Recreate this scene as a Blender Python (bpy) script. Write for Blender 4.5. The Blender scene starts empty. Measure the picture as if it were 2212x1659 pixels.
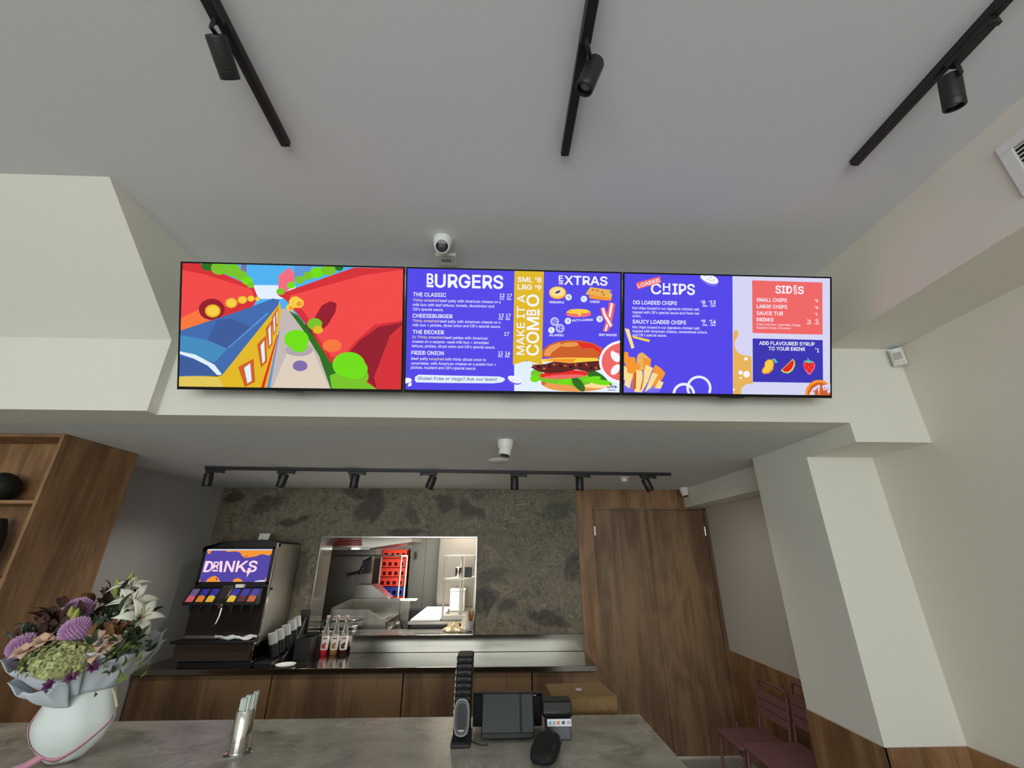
import bpy, bmesh, math, random
from mathutils import Vector as V, Matrix, Euler
random.seed(7)
R = math.radians
sc = bpy.context.scene
COL = sc.collection

# ------------------------------------------------------------------ camera, world, light, exposure
cd = bpy.data.cameras.new('camera'); cam = bpy.data.objects.new('camera', cd); COL.objects.link(cam)
cd.sensor_width = 36; cd.lens = 36 * 901.12 / 2212; cd.clip_start = .02
cam.location = (0, 0, 1.888)
_p, _y, _r = R(22.112), R(2.1474), R(0.0133)
_F = V((math.sin(_y) * math.cos(_p), math.cos(_y) * math.cos(_p), math.sin(_p)))
_R = V((math.cos(_y), -math.sin(_y), 0)); _U = _R.cross(_F)
_R2 = _R * math.cos(_r) + _U * math.sin(_r); _U2 = _U * math.cos(_r) - _R * math.sin(_r)
cam.rotation_euler = Matrix((_R2, _U2, -_F)).transposed().to_euler()
sc.camera = cam
sc.view_settings.view_transform = 'Standard'; sc.view_settings.look = 'None'
sc.view_settings.exposure = 0.0; sc.view_settings.gamma = 1.0; sc.view_settings.use_curve_mapping = False
sc.cycles.max_bounces = 10; sc.cycles.diffuse_bounces = 6; sc.cycles.glossy_bounces = 5
sc.cycles.sample_clamp_indirect = 6

world = bpy.data.worlds.new('sky'); sc.world = world; world.use_nodes = True
bg = world.node_tree.nodes['Background']; bg.inputs[0].default_value = (.75, .88, 1, 1); bg.inputs[1].default_value = .6

def area(name, loc, rot, sx, sy, power, col):
    l = bpy.data.lights.new(name, 'AREA'); l.shape = 'RECTANGLE'; l.size = sx; l.size_y = sy; l.energy = power; l.color = col
    o = bpy.data.objects.new(name, l); o.location = loc; o.rotation_euler = rot; COL.objects.link(o); return o
area('daylight_shopfront', (-.9, -4.85, 1.75), (R(90), 0, 0), 6.2, 2.7, 292, (.96, 1, .99))
area('kitchen_ceiling_lamp', (-.52, 6.25, 2.66), (0, 0, 0), .8, .9, 135, (1, .95, .87))
area('corridor_lamp', (1.9, 7.6, 1.2), (R(-90), 0, 0), 1.2, 2.2, 30, (1, .93, .8))

# ------------------------------------------------------------------ helpers
def lin(c): return c / 12.92 if c <= .04045 else ((c + .055) / 1.055) ** 2.4
def C(r, g, b): return (lin(r / 255), lin(g / 255), lin(b / 255), 1)

MATS = {}
def mat(name, col=(.8, .8, .8, 1), rough=.6, metal=0, emit=0, spec=.5, trans=0, build=None, coat=0):
    if name in MATS: return MATS[name]
    m = bpy.data.materials.new(name); m.use_nodes = True
    nt = m.node_tree; b = nt.nodes['Principled BSDF']
    b.inputs['Base Color'].default_value = col; b.inputs['Roughness'].default_value = rough
    b.inputs['Metallic'].default_value = metal; b.inputs['Specular IOR Level'].default_value = spec
    b.inputs['Transmission Weight'].default_value = trans; b.inputs['Coat Weight'].default_value = coat
    if emit:
        b.inputs['Base Color'].default_value = (0, 0, 0, 1); b.inputs['Specular IOR Level'].default_value = 0.1
        b.inputs['Emission Color'].default_value = col; b.inputs['Emission Strength'].default_value = emit
    if build: build(nt, b)
    MATS[name] = m; return m
def N(nt, t, **k):
    n = nt.nodes.new(t)
    for a, v in k.items():
        if a in n.inputs: n.inputs[a].default_value = v
        else: setattr(n, a, v)
    return n
def coords(nt, scale=(1, 1, 1)):
    t = nt.nodes.new('ShaderNodeTexCoord'); m = nt.nodes.new('ShaderNodeMapping'); m.inputs['Scale'].default_value = scale
    nt.links.new(t.outputs['Object'], m.inputs['Vector']); return m.outputs[0]
def ramp(nt, src, stops):
    r = nt.nodes.new('ShaderNodeValToRGB'); e = r.color_ramp.elements
    while len(e) < len(stops): e.new(.5)
    for i, (p, c) in enumerate(stops): e[i].position = p; e[i].color = c
    nt.links.new(src, r.inputs[0]); return r.outputs[0]
def bump(nt, b, src, strength, dist=.01):
    n = nt.nodes.new('ShaderNodeBump'); n.inputs['Strength'].default_value = strength; n.inputs['Distance'].default_value = dist
    nt.links.new(src, n.inputs['Height']); nt.links.new(n.outputs[0], b.inputs['Normal'])
def paint_build(scale, st):
    def f(nt, b):
        n = N(nt, 'ShaderNodeTexNoise', Scale=scale, Detail=3.0); nt.links.new(coords(nt), n.inputs['Vector']); bump(nt, b, n.outputs[0], st, .004)
    return f
def wood_build(c0, c1, c2, sc_=(9, 9, .7)):
    def f(nt, b):
        v = coords(nt, sc_); n = N(nt, 'ShaderNodeTexNoise', Scale=1.0, Detail=6.0, Roughness=.6, Distortion=.6); nt.links.new(v, n.inputs['Vector'])
        v2 = coords(nt, (sc_[0] * 9, sc_[1] * 9, sc_[2] * 3)); n2 = N(nt, 'ShaderNodeTexNoise', Scale=1.0, Detail=4.0); nt.links.new(v2, n2.inputs['Vector'])
        v3 = coords(nt, (3.5, 3.5, 1.4)); n3 = N(nt, 'ShaderNodeTexNoise', Scale=1.0, Detail=2.0, Distortion=1.5); nt.links.new(v3, n3.inputs['Vector'])
        a = N(nt, 'ShaderNodeMath', operation='MULTIPLY_ADD'); nt.links.new(n2.outputs[0], a.inputs[0]); a.inputs[1].default_value = .35; nt.links.new(n.outputs[0], a.inputs[2])
        d = N(nt, 'ShaderNodeMath', operation='MULTIPLY_ADD'); nt.links.new(n3.outputs[0], d.inputs[0]); d.inputs[1].default_value = .5; nt.links.new(a.outputs[0], d.inputs[2])
        nt.links.new(ramp(nt, d.outputs[0], [(.55, c0), (.85, c1), (1.0, c2)]), b.inputs['Base Color'])
        bump(nt, b, n2.outputs[0], .08, .002)
    return f
BLOBS = [(-1.45, 2.38, .26, .17, 20, (44, 42, 42)), (-.97, 2.33, .10, .12, 0, (74, 60, 58)), (-1.07, 2.11, .27, .06, 14, (52, 48, 44)), (-1.61, 2.56, .34, .07, -8, (46, 44, 40)), (.76, 2.36, .30, .22, 25, (116, 108, 92)), (.76, 2.36, .21, .145, 25, (72, 84, 70)), (.57, 1.22, .27, .09, -12, (44, 45, 47)), (-.14, 1.40, .24, .14, 30, (54, 53, 53)), (-.31, 2.35, .2, .1, -20, (56, 55, 54)), (-3.1, 2.49, .14, .12, 40, (34, 32, 30)), (-2.66, 2.42, .27, .12, 25, (54, 50, 44)), (-2.31, 2.24, .16, .06, 10, (40, 38, 35)), (.9, 1.72, .12, .19, 0, (60, 56, 50)), (-.61, 2.45, .16, .1, -35, (60, 57, 52)), (.16, 1.35, .15, .09, 0, (52, 51, 51)), (-.03, 1.67, .27, .1, 12, (84, 74, 66)), (-2.2, 1.7, .2, .3, 30, (70, 66, 60))]
def stone_build(nt, b):
    v = coords(nt)
    w = N(nt, 'ShaderNodeTexNoise', Scale=1.7, Detail=4.0, Roughness=.6, Distortion=.8); nt.links.new(v, w.inputs['Vector'])
    sb = N(nt, 'ShaderNodeVectorMath', operation='SUBTRACT'); nt.links.new(w.outputs['Color'], sb.inputs[0]); sb.inputs[1].default_value = (.5, .5, .5)
    def warp(k):
        m = N(nt, 'ShaderNodeVectorMath', operation='MULTIPLY_ADD'); nt.links.new(sb.outputs[0], m.inputs[0]); m.inputs[1].default_value = (k, k, k); nt.links.new(v, m.inputs[2]); return m.outputs[0]
    mp = N(nt, 'ShaderNodeMapping'); mp.inputs['Rotation'].default_value = (0, R(22), 0); mp.inputs['Scale'].default_value = (1.3, 1.3, 4.2); nt.links.new(warp(1.5), mp.inputs['Vector'])
    n = N(nt, 'ShaderNodeTexNoise', Scale=1.5, Detail=12.0, Roughness=.66, Distortion=.9); nt.links.new(mp.outputs[0], n.inputs['Vector'])
    col = ramp(nt, n.outputs[0], [(.28, C(62, 57, 50)), (.38, C(104, 96, 83)), (.45, C(128, 119, 102)), (.505, C(108, 100, 87)), (.57, C(136, 128, 109)), (.64, C(112, 104, 91)), (.76, C(168, 160, 138))])
    f = N(nt, 'ShaderNodeTexNoise', Scale=7.0, Detail=8.0, Roughness=.7, Distortion=.5); nt.links.new(mp.outputs[0], f.inputs['Vector'])
    fl = ramp(nt, f.outputs[0], [(.36, (.42, .42, .42, 1)), (.47, (.88, .88, .88, 1)), (.60, (1.15, 1.13, 1.08, 1))])
    wv = N(nt, 'ShaderNodeTexNoise', Scale=3.2, Detail=6.0, Roughness=.55, Distortion=1.2); nt.links.new(warp(.8), wv.inputs['Vector'])
    ab = N(nt, 'ShaderNodeMath', operation='SUBTRACT'); nt.links.new(wv.outputs[0], ab.inputs[0]); ab.inputs[1].default_value = .5
    ab2 = N(nt, 'ShaderNodeMath', operation='ABSOLUTE'); nt.links.new(ab.outputs[0], ab2.inputs[0])
    vein = ramp(nt, ab2.outputs[0], [(.0, (.38, .38, .38, 1)), (.012, (.9, .9, .9, 1)), (.03, (1, 1, 1, 1))])
    def mix(a, c, fac=None, blend='MIX', k=1.0):
        m = N(nt, 'ShaderNodeMix', data_type='RGBA', blend_type=blend)
        if fac is None: m.inputs[0].default_value = k
        else: nt.links.new(fac, m.inputs[0])
        nt.links.new(a, m.inputs[6])
        if isinstance(c, tuple): m.inputs[7].default_value = c
        else: nt.links.new(c, m.inputs[7])
        return m.outputs[2]
    wp = warp(.42)
    for x, z, rx, rz, an, c in BLOBS:
        q = N(nt, 'ShaderNodeMapping', vector_type='TEXTURE'); q.inputs['Location'].default_value = (x, 5.16, z); q.inputs['Rotation'].default_value = (0, R(-an), 0); q.inputs['Scale'].default_value = (rx, 50, rz); nt.links.new(wp, q.inputs['Vector'])
        L_ = N(nt, 'ShaderNodeVectorMath', operation='LENGTH'); nt.links.new(q.outputs[0], L_.inputs[0])
        col = mix(col, C(*c), ramp(nt, L_.outputs['Value'], [(.60, (.66, .66, .66, 1)), (1.08, (0, 0, 0, 1))]))
    col = mix(mix(col, fl, blend='MULTIPLY', k=.8), vein, blend='MULTIPLY', k=.7)
    nt.links.new(col, b.inputs['Base Color'])
def counter_build(nt, b):
    v = coords(nt, (1, 1.25, 1))
    n = N(nt, 'ShaderNodeTexNoise', Scale=3.4, Detail=10.0, Roughness=.66, Distortion=.5); nt.links.new(v, n.inputs['Vector'])
    col = ramp(nt, n.outputs[0], [(.30, C(112, 107, 99)), (.44, C(158, 153, 142)), (.54, C(180, 175, 163)), (.75, C(206, 201, 189))])
    f = N(nt, 'ShaderNodeTexNoise', Scale=2.2, Detail=9.0, Roughness=.62, Distortion=.8); nt.links.new(v, f.inputs['Vector'])
    ab = N(nt, 'ShaderNodeMath', operation='SUBTRACT'); nt.links.new(f.outputs[0], ab.inputs[0]); ab.inputs[1].default_value = .52
    ab2 = N(nt, 'ShaderNodeMath', operation='ABSOLUTE'); nt.links.new(ab.outputs[0], ab2.inputs[0])
    m = N(nt, 'ShaderNodeMix', data_type='RGBA'); nt.links.new(ramp(nt, ab2.outputs[0], [(.0, (.55, .55, .55, 1)), (.012, (0, 0, 0, 1))]), m.inputs[0]); nt.links.new(col, m.inputs[6]); m.inputs[7].default_value = C(222, 218, 206)
    d = N(nt, 'ShaderNodeMapping', vector_type='TEXTURE'); d.inputs['Location'].default_value = (2.14, .16, 1.05); d.inputs['Rotation'].default_value = (0, 0, R(6)); d.inputs['Scale'].default_value = (.17, .075, 1)
    nt.links.new(v, d.inputs['Vector']); L_ = N(nt, 'ShaderNodeVectorMath', operation='LENGTH'); nt.links.new(d.outputs[0], L_.inputs[0])
    q = N(nt, 'ShaderNodeMath', operation='MULTIPLY_ADD'); nt.links.new(n.outputs[0], q.inputs[0]); q.inputs[1].default_value = 1.6; nt.links.new(L_.outputs['Value'], q.inputs[2])
    m2 = N(nt, 'ShaderNodeMix', data_type='RGBA'); nt.links.new(ramp(nt, q.outputs[0], [(.0, (.75, .75, .75, 1)), (1.0, (0, 0, 0, 1))]), m2.inputs[0]); nt.links.new(m.outputs[2], m2.inputs[6]); m2.inputs[7].default_value = C(70, 68, 66)
    m2.inputs[0].links[0].from_node.color_ramp.elements[0].position = .72
    nt.links.new(m2.outputs[2], b.inputs['Base Color'])
def steel_build(r0, sc_=(2, 60, 60)):
    def f(nt, b):
        n = N(nt, 'ShaderNodeTexNoise', Scale=1.0, Detail=3.0); nt.links.new(coords(nt, sc_), n.inputs['Vector'])
        m = N(nt, 'ShaderNodeMapRange'); m.inputs[3].default_value = r0; m.inputs[4].default_value = r0 + .14
        nt.links.new(n.outputs[0], m.inputs[0]); nt.links.new(m.outputs[0], b.inputs['Roughness']); b.inputs['Anisotropic'].default_value = .5
    return f
def floor_build(nt, b):
    br = N(nt, 'ShaderNodeTexBrick', Scale=1.0, offset=0.0); br.inputs['Color1'].default_value = C(160, 158, 153); br.inputs['Color2'].default_value = C(154, 152, 147)
    br.inputs['Mortar'].default_value = C(104, 99, 93); br.inputs['Mortar Size'].default_value = .004; br.inputs['Brick Width'].default_value = .6; br.inputs['Row Height'].default_value = .6
    nt.links.new(coords(nt), br.inputs['Vector']); nt.links.new(br.outputs['Color'], b.inputs['Base Color'])
def card_build(nt, b):
    n = N(nt, 'ShaderNodeTexNoise', Scale=40.0, Detail=4.0); nt.links.new(coords(nt, (1, 4, 1)), n.inputs['Vector'])
    nt.links.new(ramp(nt, n.outputs[0], [(.3, C(128, 101, 62)), (.7, C(146, 118, 76))]), b.inputs['Base Color'])

white = mat('white_paint', C(226, 224, 214), .75, build=paint_build(60, .12))
ceilw = mat('ceiling_paint', C(214, 217, 217), .85, build=paint_build(90, .06))
rwall = mat('rough_rendered_paint', C(222, 217, 203), .8, build=paint_build(22, .35))
greyw = mat('grey_wall_paint', C(168, 166, 162), .8, build=paint_build(60, .1))
wood = mat('oak_laminate', rough=.5, build=wood_build(C(92, 64, 41), C(126, 92, 60), C(150, 114, 78), (6, 6, .9)))
woodd = mat('oak_door_laminate', rough=.5, build=wood_build(C(78, 57, 40), C(110, 84, 60), C(134, 106, 76), (5, 5, .5)))
stone = mat('dark_marble', rough=.5, spec=.25, build=stone_build)
ctop = mat('counter_stone', rough=.28, build=counter_build)
steel = mat('brushed_steel', C(150, 147, 140), .2, 1, build=steel_build(.08, (1.2, 8, 8)))
steeld = mat('kitchen_steel', C(146, 142, 134), .3, 1, build=steel_build(.24, (1, 6, 6)))
pale = mat('pale_steel', C(196, 193, 184), .4, .25)
satin = mat('satin_steel', C(190, 187, 180), .36, 1)
chrome = mat('polished_steel', C(215, 213, 208), .12, 1)
black = mat('black_powder_coat', C(26, 26, 27), .45)
blackp = mat('black_plastic', C(17, 17, 18), .42)
blackm = mat('matt_black', C(16, 16, 17), .7)
wplas = mat('white_plastic', C(226, 226, 220), .4)
glassd = mat('dark_glass', C(14, 15, 18), .08)
lensg = mat('lamp_lens', C(120, 118, 116), .25)
floorm = mat('grey_floor_tile', rough=.45, build=floor_build)
redf = mat('red_kitchen_floor', C(126, 46, 42), .5)

class M:
    """collects shapes into one mesh; .m is the current material slot"""
    def __init__(s): s.b = bmesh.new(); s.m = 0
    def face(s, pts):
        f = s.b.faces.new([s.b.verts.new(p) for p in pts]); f.material_index = s.m; return f
    def box(s, x0, x1, y0, y1, z0, z1):
        v = [s.b.verts.new((x, y, z)) for z in (z0, z1) for y in (y0, y1) for x in (x0, x1)]
        for q in ((0, 2, 3, 1), (4, 5, 7, 6), (0, 1, 5, 4), (2, 6, 7, 3), (0, 4, 6, 2), (1, 3, 7, 5)):
            f = s.b.faces.new([v[i] for i in q]); f.material_index = s.m
        return s
    def ring(s, c, ax, r, n, ry=None):
        ax = V(ax).normalized(); a = ax.orthogonal().normalized() if abs(ax.z) < .99 else V((1, 0, 0)); d = ax.cross(a)
        ry = ry or r
        return [s.b.verts.new(V(c) + a * math.cos(2 * math.pi * i / n) * r + d * math.sin(2 * math.pi * i / n) * ry) for i in range(n)]
    def skin(s, rings, cap0=True, cap1=True):
        for A, B in zip(rings, rings[1:]):
            n = len(A)
            for i in range(n):
                f = s.b.faces.new((A[i], A[(i + 1) % n], B[(i + 1) % n], B[i])); f.material_index = s.m
        if cap0: f = s.b.faces.new(rings[0][::-1]); f.material_index = s.m
        if cap1: f = s.b.faces.new(rings[-1]); f.material_index = s.m
        return s
    def cyl(s, p0, p1, r0, r1=None, n=20, cap0=True, cap1=True):
        p0, p1 = V(p0), V(p1); ax = p1 - p0; r1 = r0 if r1 is None else r1
        return s.skin([s.ring(p0, ax, r0, n), s.ring(p1, ax, r1, n)], cap0, cap1)
    def lathe(s, prof, c=(0, 0, 0), ax=(0, 0, 1), n=28, cap0=True, cap1=True):
        c = V(c); ax = V(ax).normalized()
        return s.skin([s.ring(c + ax * z, ax, max(r, 1e-4), n) for r, z in prof], cap0, cap1)
    def tube(s, pts, r, n=10):
        pts = [V(p) for p in pts]; rs = []
        for i, p in enumerate(pts):
            t = (pts[min(i + 1, len(pts) - 1)] - pts[max(i - 1, 0)]).normalized()
            u = V((0, 0, 1)) if abs(t.z) < .9 else V((0, 1, 0)); a = t.cross(u).normalized(); d = t.cross(a)
            rr = r[i] if isinstance(r, (list, tuple)) else r
            rs.append([s.b.verts.new(p + a * math.cos(2 * math.pi * k / n) * rr + d * math.sin(2 * math.pi * k / n) * rr) for k in range(n)])
        return s.skin(rs)
    def ext(s, pts, vec):
        """closed outline pushed along a vector"""
        vec = V(vec); a = [s.b.verts.new(p) for p in pts]; c = [s.b.verts.new(V(p) + vec) for p in pts]; n = len(a)
        for f in [s.b.faces.new(a[::-1]), s.b.faces.new(c)] + [s.b.faces.new((a[i], a[(i + 1) % n], c[(i + 1) % n], c[i])) for i in range(n)]: f.material_index = s.m
        return s
    def ball(s, c, r, n=20, k=12, sx=1, sy=1, sz=1):
        c = V(c); rs = []
        for j in range(k + 1):
            t = math.pi * j / k; rr = max(math.sin(t), .001) * r
            rs.append([s.b.verts.new(c + V((math.cos(2 * math.pi * i / n) * rr * sx, math.sin(2 * math.pi * i / n) * rr * sy, -math.cos(t) * r * sz))) for i in range(n)])
        return s.skin(rs)
    def grid(s, fn, nu, nv, closed=False):
        v = [[s.b.verts.new(fn(i / nu, j / nv)) for j in range(nv + 1)] for i in range(nu + (0 if closed else 1))]
        L = len(v)
        for i in range(nu):
            for j in range(nv):
                f = s.b.faces.new((v[i][j], v[(i + 1) % L][j], v[(i + 1) % L][j + 1], v[i][j + 1])); f.material_index = s.m
        return s

def obj(name, m, mats, parent=None, bevel=0, seg=2, solid=0, sub=0, smooth=40, recalc=True):
    me = bpy.data.meshes.new(name)
    if recalc: bmesh.ops.recalc_face_normals(m.b, faces=m.b.faces)
    m.b.to_mesh(me); m.b.free()
    for x in (mats if isinstance(mats, (list, tuple)) else [mats]): me.materials.append(x)
    o = bpy.data.objects.new(name, me); COL.objects.link(o)
    if parent: o.parent = parent
    if smooth:
        me.polygons.foreach_set('use_smooth', [True] * len(me.polygons)); me.set_sharp_from_angle(angle=R(smooth))
    if solid:
        q = o.modifiers.new('thickness', 'SOLIDIFY'); q.thickness = solid; q.offset = 0
    if bevel:
        q = o.modifiers.new('bevel', 'BEVEL'); q.width = bevel; q.segments = seg; q.limit_method = 'ANGLE'; q.angle_limit = R(40); q.harden_normals = False
    if sub:
        q = o.modifiers.new('subdivision', 'SUBSURF'); q.levels = sub; q.render_levels = sub
    return o
def tag(o, label, cat, group=None):
    o['label'] = label; o['category'] = cat
    if group: o['group'] = group
    return o
def thing(name, label, cat, loc=(0, 0, 0), rot=(0, 0, 0), group=None):
    o = bpy.data.objects.new(name, None); o.empty_display_size = .05; COL.objects.link(o); o.location = loc; o.rotation_euler = rot
    return tag(o, label, cat, group)
def struct(name, m, mats, parent=None, **k):
    o = obj(name, m, mats, parent, **k)
    if not parent: o['kind'] = 'structure'
    return o
def dup(root, loc=None, rot=None, label=None, group=None, scale=None):
    r = root.copy(); COL.objects.link(r)
    if loc is not None: r.location = loc
    if rot is not None: r.rotation_euler = rot
    if scale is not None: r.scale = scale
    if label: r['label'] = label
    if group: r['group'] = group
    for ch in list(root.children):
        c = ch.copy(); COL.objects.link(c); c.parent = r
        for g in ch.children:
            d = g.copy(); COL.objects.link(d); d.parent = c
    return r

# ------------------------------------------------------------------ the setting
ZC, ZK, YF, YB = 3.602, 2.613, 2.32, 5.18          # dining ceiling, kitchen ceiling, fascia, stone wall
struct('floor', M().box(-5.2, 2.8, -4.8, 5.18, -.1, 0), floorm)
struct('ceiling', M().box(-5.2, 2.7, -4.8, 2.5, ZC, ZC + .12), ceilw)
struct('ceiling_counter', M().box(-5.2, 2.7, 2.5, 5.2, ZK, ZK + .12), ceilw)
struct('wall_left', M().box(-5.2, -5.0, -4.8, 5.2, 0, ZC), white)
m = M(); m.box(2.57, 2.75, -4.8, 3.3425, 0, ZC); struct('wall_right', m, rwall)
m = M(); m.box(-5.2, 2.8, -4.75, -4.55, 0, .5).box(-5.2, 2.8, -4.75, -4.55, 3.0, ZC).box(-5.2, -3.9, -4.75, -4.55, .5, 3.0).box(2.1, 2.8, -4.75, -4.55, .5, 3.0)
struct('wall_front', m, white)
m = M()
for x in (-3.9, -2.33, -.03, .43, .93, 2.05): m.box(x, x + .05, -4.7, -4.6, .5, 3.0)
m.box(-3.9, 2.1, -4.7, -4.6, .5, .55).box(-3.9, 2.1, -4.7, -4.6, 2.95, 3.0)
struct('window_1', m, black)
# fascia that carries the menu screens, with the lower step on its right
m = M(); m.box(-1.92, 2.108, YF, 2.5, ZK, ZC).box(2.108, 2.57, YF, 2.7385, 2.496, 3.3)
struct('wall_fascia', m, white)
# raking bulkhead on the left, boxed bulkhead on the right
m = M(); m.ext([(-5.0, 1.5887, ZC), (-5.0, 2.2497, 3.052), (-5.0, 2.2497, ZK), (-5.0, 2.5, ZK), (-5.0, 2.5, ZC)], (3.0799, 0, 0))
struct('ceiling_bulkhead_left', m, white)
struct('ceiling_bulkhead_right', M().box(2.1087, 2.57, -4.6, YF, 3.11, ZC), rwall)
struct('wall_pillar', M().box(2.1084, 2.57, 2.7385, 3.3425, 0, ZK), white)
struct('wall_counter_right', M().box(2.544, 2.7, 3.3425, YB, 0, ZK), mat('warm_grey_paint', C(192, 186, 175), .8, build=paint_build(60, .1)))
struct('ceiling_bulkhead_counter', M().box(2.2941, 2.544, 3.3425, YB, 2.404, ZK), white)
struct('wall_counter_left', M().box(-3.4, -3.22, 3.36, YB, 0, ZK), greyw)
# oak wainscot, 92 cm high
m = M(); m.box(2.556, 2.57, -4.5, 2.7385, 0, .921); struct('trim_1', m, wood)
m = M(); m.box(2.098, 2.556, 2.7265, 2.7385, 0, .921).box(2.096, 2.1084, 2.7265, 3.3445, 0, .921); struct('trim_2', m, wood)
m = M(); m.box(2.53, 2.544, 3.3445, YB, 0, .921); struct('trim_3', m, wood)
# back wall: marble slabs, oak panelling, servery opening
m = M(); m.box(-3.4, -1.985, YB, 5.5, 0, 2.75).box(-1.985, -.206, YB, 5.5, 0, 1.08).box(-1.985, -.206, YB, 5.5, 2.068, 2.75).box(-.206, 1.154, YB, 5.5, 0, 2.75).box(1.154, 2.514, YB, 5.5, 2.39, 2.75).box(2.514, 2.75, YB, 5.5, 0, 2.75)
wb = struct('wall_back', m, greyw)
m = M(); m.box(-3.219, -2.002, 5.162, YB, .93, ZK); struct('stone_slab', m, stone, wb)
m = M(); m.box(-1.999, -.2085, 5.162, YB, 2.066, ZK).box(-1.999, -1.987, 5.162, YB, .93, 2.066); struct('stone_slab', m, stone, wb)
m = M(); m.box(-.2055, .966, 5.162, YB, .93, ZK); struct('stone_slab', m, stone, wb)
m = M(); m.box(.968, 1.150, 5.158, YB, 0, ZK).box(1.150, 2.2935, 5.158, YB, 2.392, ZK); struct('oak_panel', m, wood, wb)
# steel lining of the servery opening
m = M(); m.box(-1.985, -.206, 5.15, 5.52, 1.066, 1.086).box(-1.987, -1.972, 5.155, 5.51, 1.086, 2.062).box(-.219, -.206, 5.155, 5.51, 1.086, 2.062).box(-1.985, -.206, 5.155, 5.51, 2.055, 2.07)
struct('window_2', m, steel, bevel=.002)
# door pair with frame
m = M(); m.box(1.150, 1.163, 5.15, 5.3, 0, 2.383).box(2.500, 2.530, 5.15, 5.3, 0, 2.383).box(1.150, 2.530, 5.15, 5.3, 2.372, 2.396)
struct('trim_4', m, woodd)
def leaf(n, x0, x1, hx):
    o = struct('door_%d' % n, M().box(x0, x1, 5.168, 5.205, .018, 2.37), woodd, bevel=.0015)
    for z in (2.135, .25):
        h = obj('hinge', M().cyl((hx, 5.162, z - .05), (hx, 5.162, z + .05), .006, n=12).box(hx - .012, hx + .012, 5.163, 5.168, z - .05, z + .05), chrome, o)
        h['label'] = 'chrome butt hinge'
leaf(1, 1.166, 1.8085, 1.168); leaf(2, 1.8115, 2.498, 2.494)
# kitchen and corridor behind
struct('wall_kitchen_left', M().box(-3.4, -3.2, 5.5, 8.2, 0, 2.75), steeld)
struct('wall_kitchen_back', M().box(-3.4, 2.75, 8.0, 8.2, 0, 2.75), greyw)
struct('wall_kitchen_right', M().box(.1, .25, 5.5, 8.0, 0, 2.75), steeld)
struct('wall_corridor_right', M().box(2.6, 2.75, 5.5, 8.0, 0, 2.75), white)
struct('ceiling_kitchen', M().box(-3.4, 2.75, 5.18, 8.2, 2.75, 2.85), ceilw)
struct('floor_kitchen', M().box(-3.4, .1, 5.18, 8.2, -.1, 0), redf)
struct('floor_corridor', M().box(.1, 2.75, 5.18, 8.2, -.1, 0), floorm)
struct('wall_kitchen_splash', M().box(-3.2, -1.80, 6.8, 6.84, 0, 2.75).box(-2.44, -2.436, 6.796, 6.8, 1.2, 1.95).box(-2.07, -2.066, 6.796, 6.8, 1.2, 1.95), steeld)

# ------------------------------------------------------------------ oak display tower with open shelves
t = thing('shelving_tower', 'oak shelving tower with open shelves beside the grey wall, left of the drinks machine', 'shelf unit', (-3.5, 2.757, 0))
def L(x): return x + 3.5
m = M(); m.box(L(-2.84), L(-2.82), 0, .603, 0, 2.61); obj('side_panel', m, wood, t)
m = M(); m.box(L(-4.3), L(-4.28), 0, .603, 0, 2.61); obj('side_panel', m, wood, t)
m = M(); m.box(L(-4.28), L(-2.84), .2, .603, 0, 2.59); obj('back_panel', m, wood, t)
obj('top_panel', M().box(L(-4.28), L(-2.84), 0, .603, 2.59, 2.61), wood, t)
for z in (2.172, 1.735, 1.28, .85): obj('shelf', M().box(L(-4.28), L(-2.84), .002, .2, z, z + .02), wood, t)
obj('plinth', M().box(L(-4.28), L(-2.84), .01, .2, 0, .85), wood, t)
def pot(name, x, z, prof, label):
    tag(obj(name, M().lathe(prof, (0, 0, 0)), blackm, smooth=60), label, 'ornament').location = (x, 2.857, z)
pot('round_ornament', -3.185, 2.193, [(.03, 0), (.07, .02), (.093, .08), (.085, .13), (.055, .165), (.02, .18)], 'black rounded ornament on the upper oak shelf of the tower')
pot('tall_vase', -3.10, 1.756, [(.035, 0), (.05, .06), (.062, .16), (.058, .24), (.04, .31), (.03, .335)], 'tall black vase on the lower oak shelf of the tower')

# ------------------------------------------------------------------ track lights
def track(name, p0, p1, label, w=.036, h=.03):
    p0, p1 = V(p0), V(p1); d = p1 - p0; L_ = d.length; a = math.atan2(d.y, d.x)
    t = thing(name, label, 'light track', p0, (0, 0, a))
    obj('rail', M().box(.012, L_ - .012, -w / 2, w / 2, -h, 0).box(0, L_, -.004, .004, -h - .0015, -h), black, t, bevel=.002)
    obj('end_cap', M().box(0, .012, -w / 2, w / 2, -h, 0), blackp, t, bevel=.002)
    obj('end_cap', M().box(L_ - .012, L_, -w / 2, w / 2, -h, 0), blackp, t, bevel=.002)
    return t
track('light_track', (-.963, 1.366, ZC), (-.963, -2.6, ZC), 'black ceiling light track above the left end of the menu screens')
track('light_track', (.293, 1.366, ZC), (.293, -2.6, ZC), 'black ceiling light track pointing at the middle menu screen')
track('light_track', (1.6586, 1.366, ZC), (1.6586, -2.6, ZC), 'black ceiling light track beside the right bulkhead and its air vent')
track('light_track', (-2.61, 3.86, ZK), (1.69, 4.02, ZK), 'long black light track with seven spotlights in front of the marble wall', .034, .026)
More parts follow.
